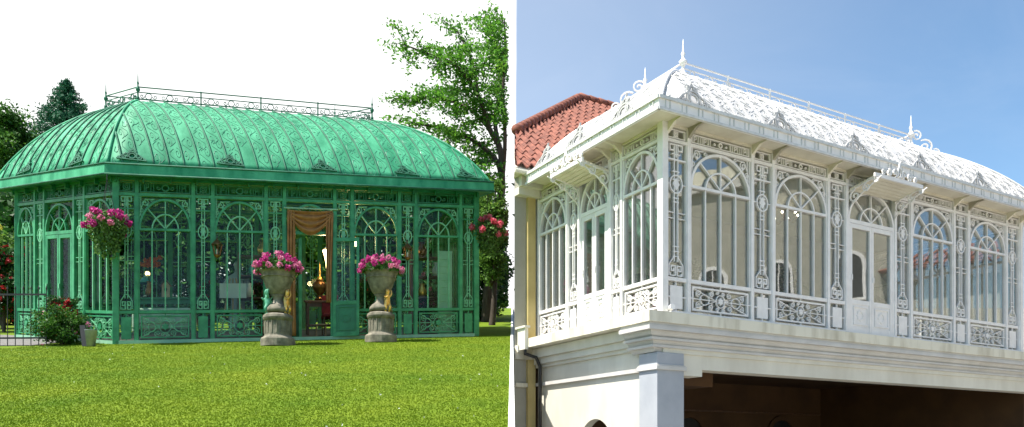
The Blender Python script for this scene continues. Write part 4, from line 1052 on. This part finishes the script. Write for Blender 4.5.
bushy('flowering_shrub', 'dark red leaved shrub at the left edge behind the iron fence', 'shrub', on_lawn(4, 20.5), 2.2, .6, 26, 260, .09, M['red_cloth'] if False else M['leaf_dark'], .03, spread=.4, flowers=(M['redflower'], 120, .07))
bushy('rose_shrub', 'low leafy shrub with a few pale pink blooms against the left end of the greenhouse', 'shrub', on_lawn(62, 15.75), .72, .46, 34, 150, .06, M['leaf_tree'], .0, spread=.36, flowers=(M['palepink'], 9, .06))
bushy('rose_shrub', 'taller dark rose bush with deep red blooms behind the low leafy shrub', 'shrub', on_lawn(64, 16.45), 1.25, .34, 26, 90, .06, M['leaf_dark'], .0, spread=.36, flowers=(M['redflower'], 24, .10))

# ================================================================== FLOWER BASKETS, URNS
def blossoms(cen_list, r, per, mat, parent, name='blossoms'):
    c = np.repeat(np.array(cen_list), per, 0); d = NR.normal(size=c.shape); d /= np.linalg.norm(d, axis=1, keepdims=True)
    return npmesh(name, leaf_quads(c + d * r * NR.uniform(.55, 1, (len(c), 1)), r * .75, .9), 4, mat, parent)
def basket(label, top, cen, r, mats, drop):
    top, cen = Vector(top), Vector(cen); t = thing('hanging_basket', cen - Vector((0, 0, r)), label, 'flower basket', 'hanging flower baskets')
    b = MB(); rb = r * .55
    b.lathe([(.03, -rb), (rb * .6, -rb * .85), (rb * .92, -rb * .45), (rb, 0), (rb * .93, 0)], cen, 16); b.build('bowl', M['bark'], t, smooth=True)
    b = MB(); b.tube([top, top - Vector((0, 0, .12))], .008, 5)
    for k in range(3):
        a = k * 2.1 + .3; b.tube([top - Vector((0, 0, .1)), cen + Vector((math.cos(a) * rb, math.sin(a) * rb, 0))], .005, 4)
    b.build('chain', M['black'], t)
    k = 1700; c = NR.normal(size=(k, 3)); c /= np.linalg.norm(c, axis=1, keepdims=True); c = c * NR.uniform(.5, 1, (k, 1)) * np.array([r, r, r * .72]) + np.array(cen) + np.array([0, 0, r * .08])
    k2 = 1100; a = NR.uniform(0, 2 * PI, k2); q = NR.random(k2); s2 = np.stack([np.cos(a) * r * (.72 - .35 * q), np.sin(a) * r * (.72 - .35 * q), -r * .2 - drop * q * NR.uniform(.5, 1, k2)], 1) + np.array(cen) + NR.normal(size=(k2, 3)) * .03
    npmesh('foliage', leaf_quads(np.concatenate([c, s2]), .07, .6), 4, M['leaf_basket'], t)
    bl = []
    while len(bl) < 17:
        d = Vector((R.gauss(0, 1), R.gauss(0, 1) - .3, R.gauss(.5, .6))).normalized()
        if d.z < -.7: continue
        p = cen + Vector((d.x * r, d.y * r, d.z * r * .78 + r * .06))
        if all((p - w).length > r * .38 for w in bl) or R.random() < .004: bl.append(p)
    blossoms(bl[::3] + bl[1::3], r * .19, 60, mats[0], t); blossoms(bl[2::3], r * .17, 50, mats[1], t)
    return t
eB = offset_poly(GP, OH - .05)
cB = at(107, 226, 15.62); basket('round hanging basket of magenta flowers with trailing leaves at the left corner of the greenhouse', G(cB.x, cB.y, 3.34), cB, .39, ('pink' and M['pink'], M['palepink']), .55)
cC = at(488, 233, 18.75); basket('hanging basket of salmon red flowers at the right end of the greenhouse', G(cC.x, cC.y, 3.34), cC, .42, (M['salmon'], M['salmon']), .45)

def skin_figure(name, mat, parent, joints, edges, levels=2):
    og = ORG[parent.name]; me = bpy.data.meshes.new(name); me.from_pydata([tuple(Vector(j[0]) - og) for j in joints], edges, [])
    o = bpy.data.objects.new(name, me); C.objects.link(o); o.parent = parent; ORG[o.name] = og; me.materials.append(mat)
    o.modifiers.new('skin', 'SKIN'); s = o.modifiers.new('smooth', 'SUBSURF'); s.levels = levels; s.render_levels = levels
    if not me.skin_vertices: return o
    for i, j in enumerate(joints):
        r = j[1]; me.skin_vertices[0].data[i].radius = (r, r) if not isinstance(r, tuple) else r
    me.skin_vertices[0].data[0].use_root = True
    return o
def cherub(parent, base, ang, h, mat):
    c, s = math.cos(ang), math.sin(ang)
    def q(x, y, z): return Vector(base) + Vector((x * c - y * s, x * s + y * c, z)) * h
    J = [(q(0, 0, .42), .105), (q(.02, 0, .58), .11), (q(.02, 0, .70), .085), (q(.03, 0, .755), .05), (q(.03, .0, .84), .085), (q(.035, .0, .93), .095), (q(.03, 0, 1.0), .06),
         (q(.02, .14, .68), .05), (q(.06, .2, .82), .04), (q(.02, .19, .98), .036), (q(.02, -.14, .68), .05), (q(.14, -.17, .58), .042), (q(.22, -.1, .66), .036),
         (q(.02, .075, .36), .085), (q(.12, .085, .22), .07), (q(.02, .08, .04), .045), (q(.09, .085, .01), .04), (q(.02, -.075, .36), .085), (q(.04, -.09, .2), .07), (q(.0, -.09, .03), .045), (q(.08, -.1, .01), .04), (q(.125, 0, .84), .03)]
    J = [(p, r * h) for p, r in J]
    Ed = [(0, 1), (1, 2), (2, 3), (3, 4), (4, 5), (5, 6), (2, 7), (7, 8), (8, 9), (2, 10), (10, 11), (11, 12), (0, 13), (13, 14), (14, 15), (15, 16), (0, 17), (17, 18), (18, 19), (19, 20), (4, 21)]
    return skin_figure('cherub', mat, parent, J, Ed)
def urn(label, px, Yd, s, cher):
    base = on_lawn(px, Yd); t = thing('stone_urn', base, label, 'urn', 'stone urns beside the entrance'); q = lambda r, z: (r * s, z * s)
    b = MB(); b.lathe([q(.34, -.05), q(.34, .10), q(.32, .13), q(.28, .15), q(.265, .18), q(.255, .46), q(.285, .49), q(.30, .53), q(.285, .58), q(.24, .61), q(.02, .63)], base, 28); p = b.build('pedestal', M['stone'], t, smooth=False, bevel=.006)
    b = MB()
    for k in range(18):
        a = k * PI / 9; c = base + Vector((math.cos(a) * .258 * s, math.sin(a) * .258 * s, 0)); b.tube([c + Vector((0, 0, .22 * s)), c + Vector((0, 0, .48 * s))], .016 * s, 5)
    b.build('fluting', M['stone'], p)
    b = MB(); b.lathe([q(.25, .64), q(.24, .72), q(.19, .78), q(.13, .82), q(.10, .9), q(.11, .96), q(.15, .99), q(.02, 1.0)], base, 24); b.build('foot', M['stone'], t, smooth=True)
    b = MB(); b.lathe([q(.05, .96), q(.13, .985), q(.19, 1.05), q(.24, 1.16), q(.29, 1.3), q(.325, 1.40), q(.33, 1.44), q(.36, 1.455), q(.365, 1.49), q(.34, 1.5), q(.32, 1.47), q(.02, 1.44)], base, 28)
    bw = b.build('bowl', M['stone'], t, smooth=True)
    b = MB(); b.tube([base + Vector((math.cos(a) * .318 * s, math.sin(a) * .318 * s, 1.34 * s)) for a in [2 * PI * i / 24 for i in range(24)]], .012 * s, 5, True); b.build('bowl_band', M['stone'], bw)
    for ang, m in cher:
        cb = base + Vector((math.cos(ang) * .2 * s, math.sin(ang) * .2 * s, .60 * s)); cherub(t, cb, ang, .50 * s, m)
    top = base + Vector((0, 0, 1.5 * s)); k = 1500; c = NR.normal(size=(k, 3)); c /= np.linalg.norm(c, axis=1, keepdims=True); c[:, 2] = np.abs(c[:, 2]) * .62 - .12
    npmesh('foliage', leaf_quads(np.array(top) + c * NR.uniform(.4, 1, (k, 1)) * .44 * s, .085, .6), 4, M['leaf_tree'], t)
    bl = []; tries = 0
    while len(bl) < 34 and tries < 4000:
        tries += 1; d = Vector((R.gauss(0, 1), R.gauss(0, 1), R.gauss(.15, .6))).normalized()
        if d.z < -.2: continue
        p = top + Vector((d.x * .45, d.y * .45, d.z * .30 + .02)) * s
        if all((p - w).length > .1 for w in bl): bl.append(p)
    blossoms(bl[::2], .062, 46, M['pink'], t); blossoms(bl[1::2], .058, 46, M['palepink'], t)
    return t
urn('stone urn of pink flowers left of the entrance, with one gilded and one greenish cherub', 278, 15.75, .98, ((-.35, M['gold']), (PI + .5, M['copperg'])))
urn('stone urn of pink flowers right of the entrance, beside the dark green door leaf', 381, 16.75, .98, ((-.75, M['gold']),))

# ================================================================== FENCE, POT, LANTERNS AND THE THINGS INSIDE THE GREENHOUSE
fa_, fb_ = G(-12.2, 15.05), G(-9.02, 15.5); d = fb_ - fa_; L = Vector((d.x, d.y, 0)).length; ff = Fr(fa_, d / L, Vector((d.y, -d.x, 0)).normalized())
t = thing('iron_fence', fa_, 'low black iron railing fence at the left end of the greenhouse', 'fence')
for h in (.14, .98):
    b = MB(); b.box(ff, 0, L, h, h + .03, -.012, .012); b.build('rail', M['black'], t)
k = int(L / .135)
for i in range(k + 1):
    b = MB(); u = L * i / k; b.tube([ff.p(u, -.05), ff.p(u, 1.08)], .0085, 5); b.tube([ff.p(u, 1.08), ff.p(u, 1.11), ff.p(u, 1.17)], [.009, .018, .002], 5); b.build('picket', M['black'], t)
p = on_lawn(91, 15.35); t = thing('metal_bucket', p, 'grey zinc bucket on the grass beside the rose shrub', 'bucket')
b = MB(); b.lathe([(.075, 0), (.11, .30), (.118, .31), (.108, .31), (.08, .04), (.01, .03)], p, 16); b.build('body', M['pot'], t, smooth=True)
b = MB(); b.tube([p + Vector((.112 * math.cos(a), .0, .30 + .1 * math.sin(a))) for a in [PI * i / 10 for i in range(11)]], .005, 4); b.build('handle', M['black'], t)
p = on_lawn(85, 15.38); t = MB(); ff2 = Fr(p, Vector((.28, .1, 1)).normalized() * 0 + Vector((1, .1, 0)).normalized(), Vector((.1, -1, 0)).normalized(), Vector((-.18, .12, 1)).normalized())
t.box(ff2, -.05, .05, 0, .42, -.012, .012); tag(t.build('slate_board', M['black']), 'dark board leaning beside the zinc bucket', 'board')

def lantern(u, h, label):
    o = front.p(u, h, .2); t = thing('wall_lantern', o, label, 'lantern', 'lanterns on the greenhouse front')
    b = MB(); b.tube([front.p(u, h + .40, .04), front.p(u, h + .46, .1), front.p(u, h + .44, .18), front.p(u, h + .36, .2)], .012, 5); b.build('bracket', M['black'], t)
    b = MB(); b.lathe([(.0001, .40), (.02, .36), (.05, .33), (.115, .26), (.12, .245), (.02, .25)], o, 8); b.build('cap', M['bronze'], t)
    b = MB(); b.lathe([(.06, .04), (.095, .245), (.02, .245)], o, 6); b.build('glass_body', M['glassL'], t)
    b = MB()
    for k in range(6): a = k * PI / 3; b.tube([o + Vector((.06 * math.cos(a), .06 * math.sin(a), .04)), o + Vector((.097 * math.cos(a), .097 * math.sin(a), .245))], .008, 4)
    b.lathe([(.02, -.02), (.05, .0), (.07, .03), (.06, .05), (.02, .05)], o, 8); b.build('frame', M['bronze'], t)
    b = MB(); b.lathe([(.02, .05), (.022, .14), (.005, .17)], o, 8); b.build('candle', M['white_warm'], t)
def fu(px): a = (px - CXP) / F; return (a * front.o.y - front.o.x) / (front.u.x - a * front.u.y)
lantern(fu(217), 1.72, 'copper lantern hung on the greenhouse front between the two left arched windows'); lantern(fu(405.5), 1.72, 'copper lantern hung on the greenhouse front between the two right arched windows')

# gold curtain at the entrance
cu = thing('curtain', front.p((da + dc) / 2, 0, -.1), 'gold brown fabric swag with long side tails hung in the greenhouse entrance', 'curtain')
def cloth(name, f, nu, nv, mat, root):
    b = MB(); b.v = [tuple(f(i / nu, j / nv)) for j in range(nv + 1) for i in range(nu + 1)]
    b.f = [(j * (nu + 1) + i, j * (nu + 1) + i + 1, (j + 1) * (nu + 1) + i + 1, (j + 1) * (nu + 1) + i) for j in range(nv) for i in range(nu)]
    o = b.build(name, mat, root, smooth=True); m = o.modifiers.new('thickness', 'SOLIDIFY'); m.thickness = .012; return o
W = dc - da
def swag(u, v):
    sag = math.sin(PI * u); h = 2.80 - .03 * (1 - sag) - v * (.10 + .40 * sag ** 1.1) - .06 * sag
    return front.p(da + .02 + (W - .04) * u, h, .07 + .03 * math.sin(v * 22 + sag * 2) + .05 * sag)
cloth('swag', swag, 30, 40, M['curtain'], cu)
cloth('tail', lambda u, v: front.p(da + .02 + (.15 + .03 * v) * u, 2.74 - 2.66 * v, .09 + .025 * math.sin(u * 16 + v * 3)), 20, 20, M['curtain'], cu)
cloth('tail', lambda u, v: front.p(dc - .16 + (.15 - .04 * v) * u, 2.74 - 1.95 * v, .09 + .025 * math.sin(u * 16 + v * 3)), 20, 20, M['curtain'], cu)
b = MB(); b.tube([front.p(da - .05, 2.82, .07), front.p(dc + .1, 2.82, .07)], .018, 8); b.build('curtain_pole', M['green_pale'], cu)

def gi(px, Yd, h=0.04): p = on_lawn(px, Yd); p.z += h; return p
# sconces with glowing shades
def sconce(px, py, Yd, label, torch):
    p = at(px, py, Yd); t = thing('glowing_lamp', p, label, 'lamp', 'lit lamps in the greenhouse')
    b = MB()
    if torch: b.lathe([(.015, -.40), (.03, -.2), (.07, -.02), (.10, .06), (.09, .09), (.02, .1)], p, 14)
    else: b.lathe([(.03, -.1), (.08, -.05), (.09, .04), (.05, .1), (.01, .11)], p, 14)
    b.build('shade', M['lamp'], t, smooth=True)
    b = MB(); b.lathe([(.01, .1), (.06, .1), (.02, .14), (.015, .3 if torch else 1.0), (.01, .3 if torch else 1.0)], p, 10); b.build('holder', M['bronze'], t)
    ld = bpy.data.lights.new('lamp_light', 'POINT'); ld.energy = 9; ld.color = (1, .72, .38); ld.shadow_soft_size = .08; lo = bpy.data.objects.new('lamp_light', ld); C.objects.link(lo); lo.location = p + Vector((0, -.2, .0)); 
    return t
sconce(327, 254, 18.3, 'glowing gold torch shaped lamp hanging inside the entrance', True); sconce(355.5, 242, 18.9, 'small round glowing lamp behind the door leaf at the right of the entrance', False)
def table(label, p, w, dp, h, mat, ang=20):
    t = thing('table', p, label, 'table'); a = math.radians(ang); u = Vector((math.cos(a), math.sin(a), SL * math.sin(a))); n = Vector((math.sin(a), -math.cos(a), -SL * math.cos(a))); f = Fr(p, u, n)
    b = MB(); b.box(f, -w / 2, w / 2, h - .05, h, -dp / 2, dp / 2); b.build('table_top', mat, t, bevel=.006)
    b = MB(); b.box(f, -w / 2 + .05, w / 2 - .05, h - .15, h - .05, -dp / 2 + .04, dp / 2 - .04); b.build('apron', mat, t)
    for su in (-1, 1):
        for sd in (-1, 1):
            b = MB(); c = f.p(su * (w / 2 - .07), 0, sd * (dp / 2 - .07)); b.tube([c, c + Vector((0, 0, h - .06))], [.022, .035], 8); b.build('leg', mat, t)
    return f
tf = table('long dark green table behind the first arched window right of the corner', gi(172, 17.9), 1.5, .6, .88, M['green_dk'])
# table lamp
p = tf.p(-.5, .88, .0); t = thing('table_lamp', p, 'table lamp with a teal glass shade on the long green table', 'lamp')
b = MB(); b.lathe([(.09, 0), (.09, .02), (.03, .05), (.045, .14), (.02, .22), (.015, .36)], p, 14); b.build('base', M['white_warm'], t, smooth=True)
b = MB(); b.lathe([(.17, .30), (.15, .36), (.06, .48), (.05, .48), (.145, .35), (.165, .30)], p, 18); b.build('lamp_shade', M['teal'], t, smooth=True)
b = MB(); b.ball(p + Vector((0, 0, .52)), .05, 8); b.build('bulb', M['lamp'], t)
p = tf.p(-.45, .88, .18)
t = thing('flower_arrangement', p, 'orange flower arrangement in a vase behind the teal shaded lamp', 'flowers')
b = MB(); b.lathe([(.05, 0), (.08, .1), (.04, .3), (.06, .34), (.03, .34)], p, 12); b.build('vase', M['bronze'], t, smooth=True)
blossoms([p + Vector((R.gauss(0, .1), R.gauss(0, .08), .78 + R.gauss(0, .08))) for _ in range(16)], .05, 30, M['orange'], t)
b = MB()
for k in range(5): b.tube([p + Vector((0, 0, .3)), p + Vector((R.gauss(0, .06), 0, .75))], .006, 4)
b.build('stem', M['leaf_tree'], t)
# birdhouse
p = tf.p(-.12, .88, .1); t = thing('birdhouse', p, 'small wooden birdhouse standing on the long green table', 'birdhouse'); f = Fr(p, tf.u, tf.n)
b = MB(); b.box(f, -.08, .08, 0, .26, -.08, .08); b.plate(f, [(-.08, .26), (.08, .26), (0, .36)], -.078, .078); b.build('body', M['birdpaint'], t)
b = MB(); b.line(f, -.12, .23, 0, .38, .02, -.11, .11); b.line(f, .12, .23, 0, .38, .02, -.11, .11); b.build('roof', M['wood'], t)
b = MB(); b.plate(f, arcpts(0, .17, .03, .05, 0, 2 * PI, 12)[:-1], .08, .086); b.build('entrance_hole', M['dark'], t)
# sofa
p = gi(165, 17.0); t = thing('sofa', p, 'pale green upholstered sofa behind the low panel of the first arched window', 'sofa'); f = Fr(p, front.u, front.n)
for nm, a in (('seat', (-.5, .5, .18, .38, -.3, .2)), ('backrest', (-.52, .52, .3, .62, .1, .24)), ('arm', (-.62, -.5, .12, .55, -.3, .22)), ('arm', (.5, .62, .12, .55, -.3, .22))):
    b = MB(); b.box(f, *a); b.build(nm, M['sofa'], t, bevel=.03)
for su in (-.55, .55):
    for sd in (-.24, .16):
        b = MB(); b.tube([f.p(su, 0, sd), f.p(su, .14, sd)], [.018, .03], 6); b.build('leg', M['wood'], t)
# easel board and draped statue
p = gi(233, 17.6); f = Fr(p, front.u, front.n); t = thing('easel', p, 'white board on a wooden easel inside the second arched window', 'easel')
b = MB(); b.box(f, -.28, .28, .86, 1.18, -.01, .015); b.build('board', M['white_cloth'], t)
for su, sd in ((-.2, .0), (.2, .0), (0, -.35)):
    b = MB(); b.tube([f.p(su * 1.3, 0, sd), f.p(su * .3, 1.3, -.03)], .016, 5); b.build('leg', M['wood_lt'], t)
p = gi(238, 18.5); t = thing('statue', p, 'grey blue draped figure statue standing behind the white board', 'statue')
J = [(p + Vector((0, 0, .75)), .16), (p + Vector((0, 0, .4)), .22), (p + Vector((0, 0, .03)), .27), (p + Vector((0, 0, 1.05)), .13), (p + Vector((0, 0, 1.28)), (.2, .13)), (p + Vector((0, 0, 1.42)), .08), (p + Vector((0, -.01, 1.5)), .07), (p + Vector((0, -.02, 1.6)), .1), (p + Vector((0, -.01, 1.7)), .075),
     (p + Vector((.2, -.02, 1.3)), .07), (p + Vector((.28, -.12, 1.08)), .055), (p + Vector((.12, -.25, 1.1)), .045), (p + Vector((-.2, -.02, 1.3)), .07), (p + Vector((-.28, -.12, 1.08)), .055), (p + Vector((-.12, -.25, 1.12)), .045)]
skin_figure('figure', M['statue'], t, J, [(0, 1), (1, 2), (0, 3), (3, 4), (4, 5), (5, 6), (6, 7), (7, 8), (4, 9), (9, 10), (10, 11), (4, 12), (12, 13), (13, 14)])
# inside the doorway: console, bronze samovar, stool, red chair
p = gi(322, 18.6); cfz = table('dark carved console table inside the entrance', p, .8, .4, .80, M['wood'])
b = MB(); b.box(cfz, -.36, .36, .2, .24, -.16, .16); 
o = b.build('lower_shelf', M['wood'], bpy.data.objects[[x.name for x in bpy.data.objects if x.get('label') == 'dark carved console table inside the entrance'][0]])
p = cfz.p(-.05, .80, .0); t = thing('bronze_urn', p, 'dark bronze lidded urn on the console table inside the entrance', 'urn')
b = MB(); b.lathe([(.11, 0), (.11, .03), (.05, .07), (.06, .12), (.16, .26), (.17, .34), (.12, .42), (.07, .45), (.03, .45)], p, 18); b.build('body', M['bronze'], t, smooth=True)
b = MB(); b.lathe([(.085, .45), (.09, .47), (.05, .53), (.015, .57), (.03, .62), (.02, .68), (.012, .8), (.002, .9)], p, 14); b.build('lid', M['gold'], t, smooth=True)
p = gi(321, 17.85); t = thing('stool', p, 'small pale wooden stool just inside the entrance', 'stool'); f = Fr(p, front.u, front.n)
b = MB(); b.box(f, -.13, .13, .24, .27, -.1, .1); b.build('seat', M['wood_lt'], t, bevel=.005)
for su in (-.1, .1):
    for sd in (-.07, .07):
        b = MB(); b.tube([f.p(su, 0, sd), f.p(su, .25, sd)], .012, 5); b.build('leg', M['wood_lt'], t)
p = gi(331, 18.35); t = thing('chair', p, 'red upholstered chair beside the console table inside the entrance', 'chair'); f = Fr(p, front.u, front.n)
b = MB(); b.box(f, -.2, .2, .40, .48, -.2, .2); b.build('seat', M['red_cloth'], t, bevel=.02)
b = MB(); b.box(f, -.19, .19, .52, .95, -.22, -.16); b.build('backrest', M['red_cloth'], t, bevel=.02)
for su in (-.17, .17):
    b = MB(); b.tube([f.p(su, 0, .17), f.p(su, .41, .17)], .018, 6); b.build('leg', M['wood'], t)
    b = MB(); b.tube([f.p(su, 0, -.19), f.p(su, .96, -.19)], .018, 6); b.build('leg', M['wood'], t)
# display shelves with vases
def shelf(label, p, items):
    t = thing('display_shelf', p, label, 'shelf', 'display shelves in the greenhouse'); f = Fr(p, front.u, front.n); w_ = .42
    for h in (.35, .85, 1.35, 1.8):
        b = MB(); b.box(f, -w_, w_, h - .03, h, -.14, .14); b.build('shelf_board', M['wood'], t)
    for su in (-1, 1):
        b = MB(); b.box(f, su * w_ - .02, su * w_ + .02, 0, 1.86, -.145, .145); b.build('upright', M['wood'], t)
    for (u, h, s, mt, lab) in items:
        c = f.p(u, h, .02); v = MB(); v.lathe([(.05 * s, 0), (.10 * s, .08 * s), (.11 * s, .16 * s), (.05 * s, .27 * s), (.07 * s, .33 * s), (.03 * s, .33 * s)], c, 14); o = v.build('vase', M[mt], None, smooth=True); tag(o, lab, 'vase', 'vases on the display shelves')
shelf('dark wooden display shelf of vases behind the second arched window', gi(258, 18.3), [(-.2, .85, 1, 'white_cloth', 'white vase on the middle board of the shelf behind the second arched window'), (.15, .85, .8, 'bronze', 'small bronze vase on the middle board of the shelf behind the second arched window'), (-.1, 1.35, 1, 'teal', 'teal vase on the third board of the shelf behind the second arched window'), (.1, 1.8, 1.1, 'gold', 'gold vase on top of the shelf behind the second arched window')])
shelf('dark wooden display shelf of vases behind the last arched window', gi(428, 19.1), [(-.15, .85, 1, 'gold', 'gold vase on the middle board of the shelf behind the last arched window'), (.2, 1.35, 1, 'white_cloth', 'white vase on the third board of the shelf behind the last arched window'), (-.15, 1.8, 1.1, 'bronze', 'bronze vase on top of the shelf behind the last arched window')])
# pots of flowers at the back of the shop
for i, (px, Yd, h, fl, lab) in enumerate([(205, 18.9, 1.3, 'redflower', 'pot plant with red flowers behind the left lantern'), (262, 19.0, 1.5, 'redflower', 'tall pot plant with red flowers behind the left stone urn'), (425, 19.6, 1.2, 'palepink', 'pot plant with pale flowers behind the last arched window'), (372, 19.3, 1.6, 'redflower', 'leafy pot plant behind the right stone urn')]):
    p = gi(px, Yd); t = thing('pot_plant', p, lab, 'pot plant', 'pot plants in the greenhouse')
    b = MB(); b.lathe([(.14, 0), (.19, .3), (.21, .33), (.17, .33), (.15, .28)], p, 14); b.build('pot', M['bronze'], t)
    c = np.array(p) + np.array([0, 0, h * .62]) + NR.normal(size=(500, 3)) * np.array([.2, .2, h * .17]); npmesh('foliage', leaf_quads(c, .14, .45), 4, M['leaf_dark'], t)
    blossoms([p + Vector((R.gauss(0, .2), R.gauss(-.1, .12), h * .75 + R.gauss(0, .18))) for _ in range(10)], .05, 26, M[fl], t)

# ================================================================== HOUSES ACROSS THE YARD, SEEN AS REFLECTIONS IN THE WHITE WINDOWS
def neighbour(label, y0, y1, ht, red, X=25.0, dep=9):
    t = thing('neighbour_house', (X, (y0 + y1) / 2, -.55), label, 'house'); L = y1 - y0; f = Fr((X, y1, -.55), (0, -1, 0), (-1, 0, 0))
    b = MB(); b.box(f, 0, L, 0, ht, -dep, 0); b.build('wall', M['shadow_greywall'], t)
    b = MB(); b.box(f, -.2, L + .2, ht - .5, ht - .15, -dep - .2, .25); b.build('cornice', M['moulding'], t)
    n = max(2, int(L / 2.6))
    for k in range(n):
        for h in [1.2 + 3.3 * j for j in range(int(ht / 3.4))]:
            u = (k + .5) * L / n; b = MB(); b.plate(f, [(u - .5, h), (u + .5, h)] + arcpts(u, h + 1.3, .5, .5, 0, PI, 12), .005, .02); w = b.build('window', M['dark'], t)
            b = MB(); b.ribbon(f, [(u + .56, h)] + arcpts(u, h + 1.3, .56, .56, 0, PI, 12) + [(u - .56, h)], .14, .0, .07); b.box(f, u - .7, u + .7, h - .12, h, 0, .12); b.line(f, u, h, u, h + 1.75, .05, .02, .04); b.build('window_frame', M['white'], w)
    if red:
        b = MB(); b.hexa([f.p(-.5, ht - .1, .6), f.p(L + .5, ht - .1, .6), f.p(L + .5, ht - .1, -dep - .6), f.p(-.5, ht - .1, -dep - .6), f.p(2.2, ht + 1.7, -dep / 2 + .05), f.p(L - 2.2, ht + 1.7, -dep / 2 + .05), f.p(L - 2.2, ht + 1.7, -dep / 2 - .05), f.p(2.2, ht + 1.7, -dep / 2 - .05)]); rf = b.build('roof', M['tile'], t)
        b = MB()
        for k in range(int(L / .3)): u = k * .3; b.tube([f.p(u, ht - .05, .6), f.p(u + (2.2 if u < L / 2 else -2.2) * .3, ht + .75, .6 - (dep / 2 + .6) * .3)], .06, 5)
        b.build('roof_tile_ridges', M['tile'], rf)
    else:
        b = MB(); b.box(f, -.15, L + .15, ht - .15, ht + .45, -dep - .15, .15); b.build('parapet', M['ledge'], t)
neighbour('grey house with a red tiled roof across the yard, reflected in the rightmost white windows', 13.9, 28, 8.8, True)
neighbour('tall grey house with arched windows across the yard, reflected in the large white windows', -14, 13.7, 13.5, False)

# ================================================================== LIGHT AND SKY
AZ, EL = math.radians(-112), math.radians(61)
S = Vector((math.sin(AZ) * math.cos(EL), math.cos(AZ) * math.cos(EL), math.sin(EL)))
sl = bpy.data.lights.new('sun', 'SUN'); sl.energy = 5; sl.angle = math.radians(.6); sl.color = (1, .95, .86)
so_ = bpy.data.objects.new('sun', sl); C.objects.link(so_); so_.rotation_euler = S.to_track_quat('Z', 'Y').to_euler(); so_.location = (0, 0, 40)
w = bpy.data.worlds.new('World'); sc.world = w; w.use_nodes = True; nt = w.node_tree; L = nt.links.new
bg = nt.nodes['Background']; out = nt.nodes['World Output']
sky = N(nt, 'ShaderNodeTexSky'); sky.sky_type = 'NISHITA'; sky.sun_disc = False; sky.sun_elevation = EL; sky.sun_rotation = AZ; sky.air_density = 1.0; sky.dust_density = .6; sky.ozone_density = 2.0
bg.inputs['Strength'].default_value = .098; tn = N(nt, 'ShaderNodeMix', data_type='RGBA', blend_type='MULTIPLY'); tn.inputs['Factor'].default_value = 1; tn.inputs['B'].default_value = (.91, 1.05, 1.06, 1); L(sky.outputs[0], tn.inputs['A']); L(tn.outputs['Result'], bg.inputs['Color'])
# a bank of bright white cloud covers the sky over the garden side; thin haze fades into the blue
tc = N(nt, 'ShaderNodeTexCoord'); sp = N(nt, 'ShaderNodeSeparateXYZ'); L(tc.outputs['Generated'], sp.inputs[0])
nz = N(nt, 'ShaderNodeTexNoise', Scale=7, Detail=6, Roughness=.6); L(tc.outputs['Generated'], nz.inputs['Vector'])
ma = N(nt, 'ShaderNodeMath', operation='MULTIPLY_ADD'); L(nz.outputs['Fac'], ma.inputs[0]); ma.inputs[1].default_value = .003; L(sp.outputs['X'], ma.inputs[2])
mr = N(nt, 'ShaderNodeMapRange', interpolation_type='SMOOTHSTEP'); L(ma.outputs[0], mr.inputs['Value'])
mr.inputs['From Min'].default_value = .0045; mr.inputs['From Max'].default_value = .0085; mr.inputs['To Min'].default_value = 1; mr.inputs['To Max'].default_value = 0
gy = N(nt, 'ShaderNodeMapRange'); L(sp.outputs['Y'], gy.inputs['Value']); gy.inputs['From Min'].default_value = -.2; gy.inputs['From Max'].default_value = .3
mm = N(nt, 'ShaderNodeMath', operation='MULTIPLY'); L(mr.outputs[0], mm.inputs[0]); L(gy.outputs[0], mm.inputs[1])
vr = N(nt, 'ShaderNodeMapRange', interpolation_type='SMOOTHSTEP'); L(sp.outputs['X'], vr.inputs['Value']); vr.inputs['From Min'].default_value = -.05; vr.inputs['From Max'].default_value = .55; vr.inputs['To Min'].default_value = .22; vr.inputs['To Max'].default_value = .0
vm = N(nt, 'ShaderNodeMath', operation='MULTIPLY'); wn = N(nt, 'ShaderNodeTexNoise', Scale=3.2, Detail=7, Roughness=.62, Distortion=.8); wm = N(nt, 'ShaderNodeMapping'); wm.inputs['Scale'].default_value = (1, 1, 2.6); L(tc.outputs['Generated'], wm.inputs['Vector']); L(wm.outputs[0], wn.inputs['Vector'])
wr = N(nt, 'ShaderNodeMapRange', interpolation_type='SMOOTHSTEP'); L(wn.outputs['Fac'], wr.inputs['Value']); wr.inputs['From Min'].default_value = .42; wr.inputs['From Max'].default_value = .8; wr.inputs['To Max'].default_value = .045
wa = N(nt, 'ShaderNodeMath', operation='ADD'); L(vr.outputs[0], wa.inputs[0]); L(wr.outputs[0], wa.inputs[1])
L(wa.outputs[0], vm.inputs[0]); L(gy.outputs[0], vm.inputs[1])
mmx = N(nt, 'ShaderNodeMath', operation='MAXIMUM'); L(mm.outputs[0], mmx.inputs[0]); L(vm.outputs[0], mmx.inputs[1])
cb = N(nt, 'ShaderNodeBackground', Strength=.66); cb.inputs['Color'].default_value = (1, 1, 1, 1)
mx = N(nt, 'ShaderNodeMixShader'); L(mmx.outputs[0], mx.inputs[0]); L(bg.outputs[0], mx.inputs[1]); L(cb.outputs[0], mx.inputs[2]); L(mx.outputs[0], out.inputs['Surface'])

sc.view_settings.view_transform = 'Standard'; sc.view_settings.look = 'None'; sc.view_settings.exposure = 1.0; sc.view_settings.gamma = 1
sc.cycles.use_denoising = True
sc.cycles.max_bounces = 8; sc.cycles.transparent_max_bounces = 16; sc.cycles.diffuse_bounces = 4
sc.cycles.caustics_reflective = False; sc.cycles.caustics_refractive = False
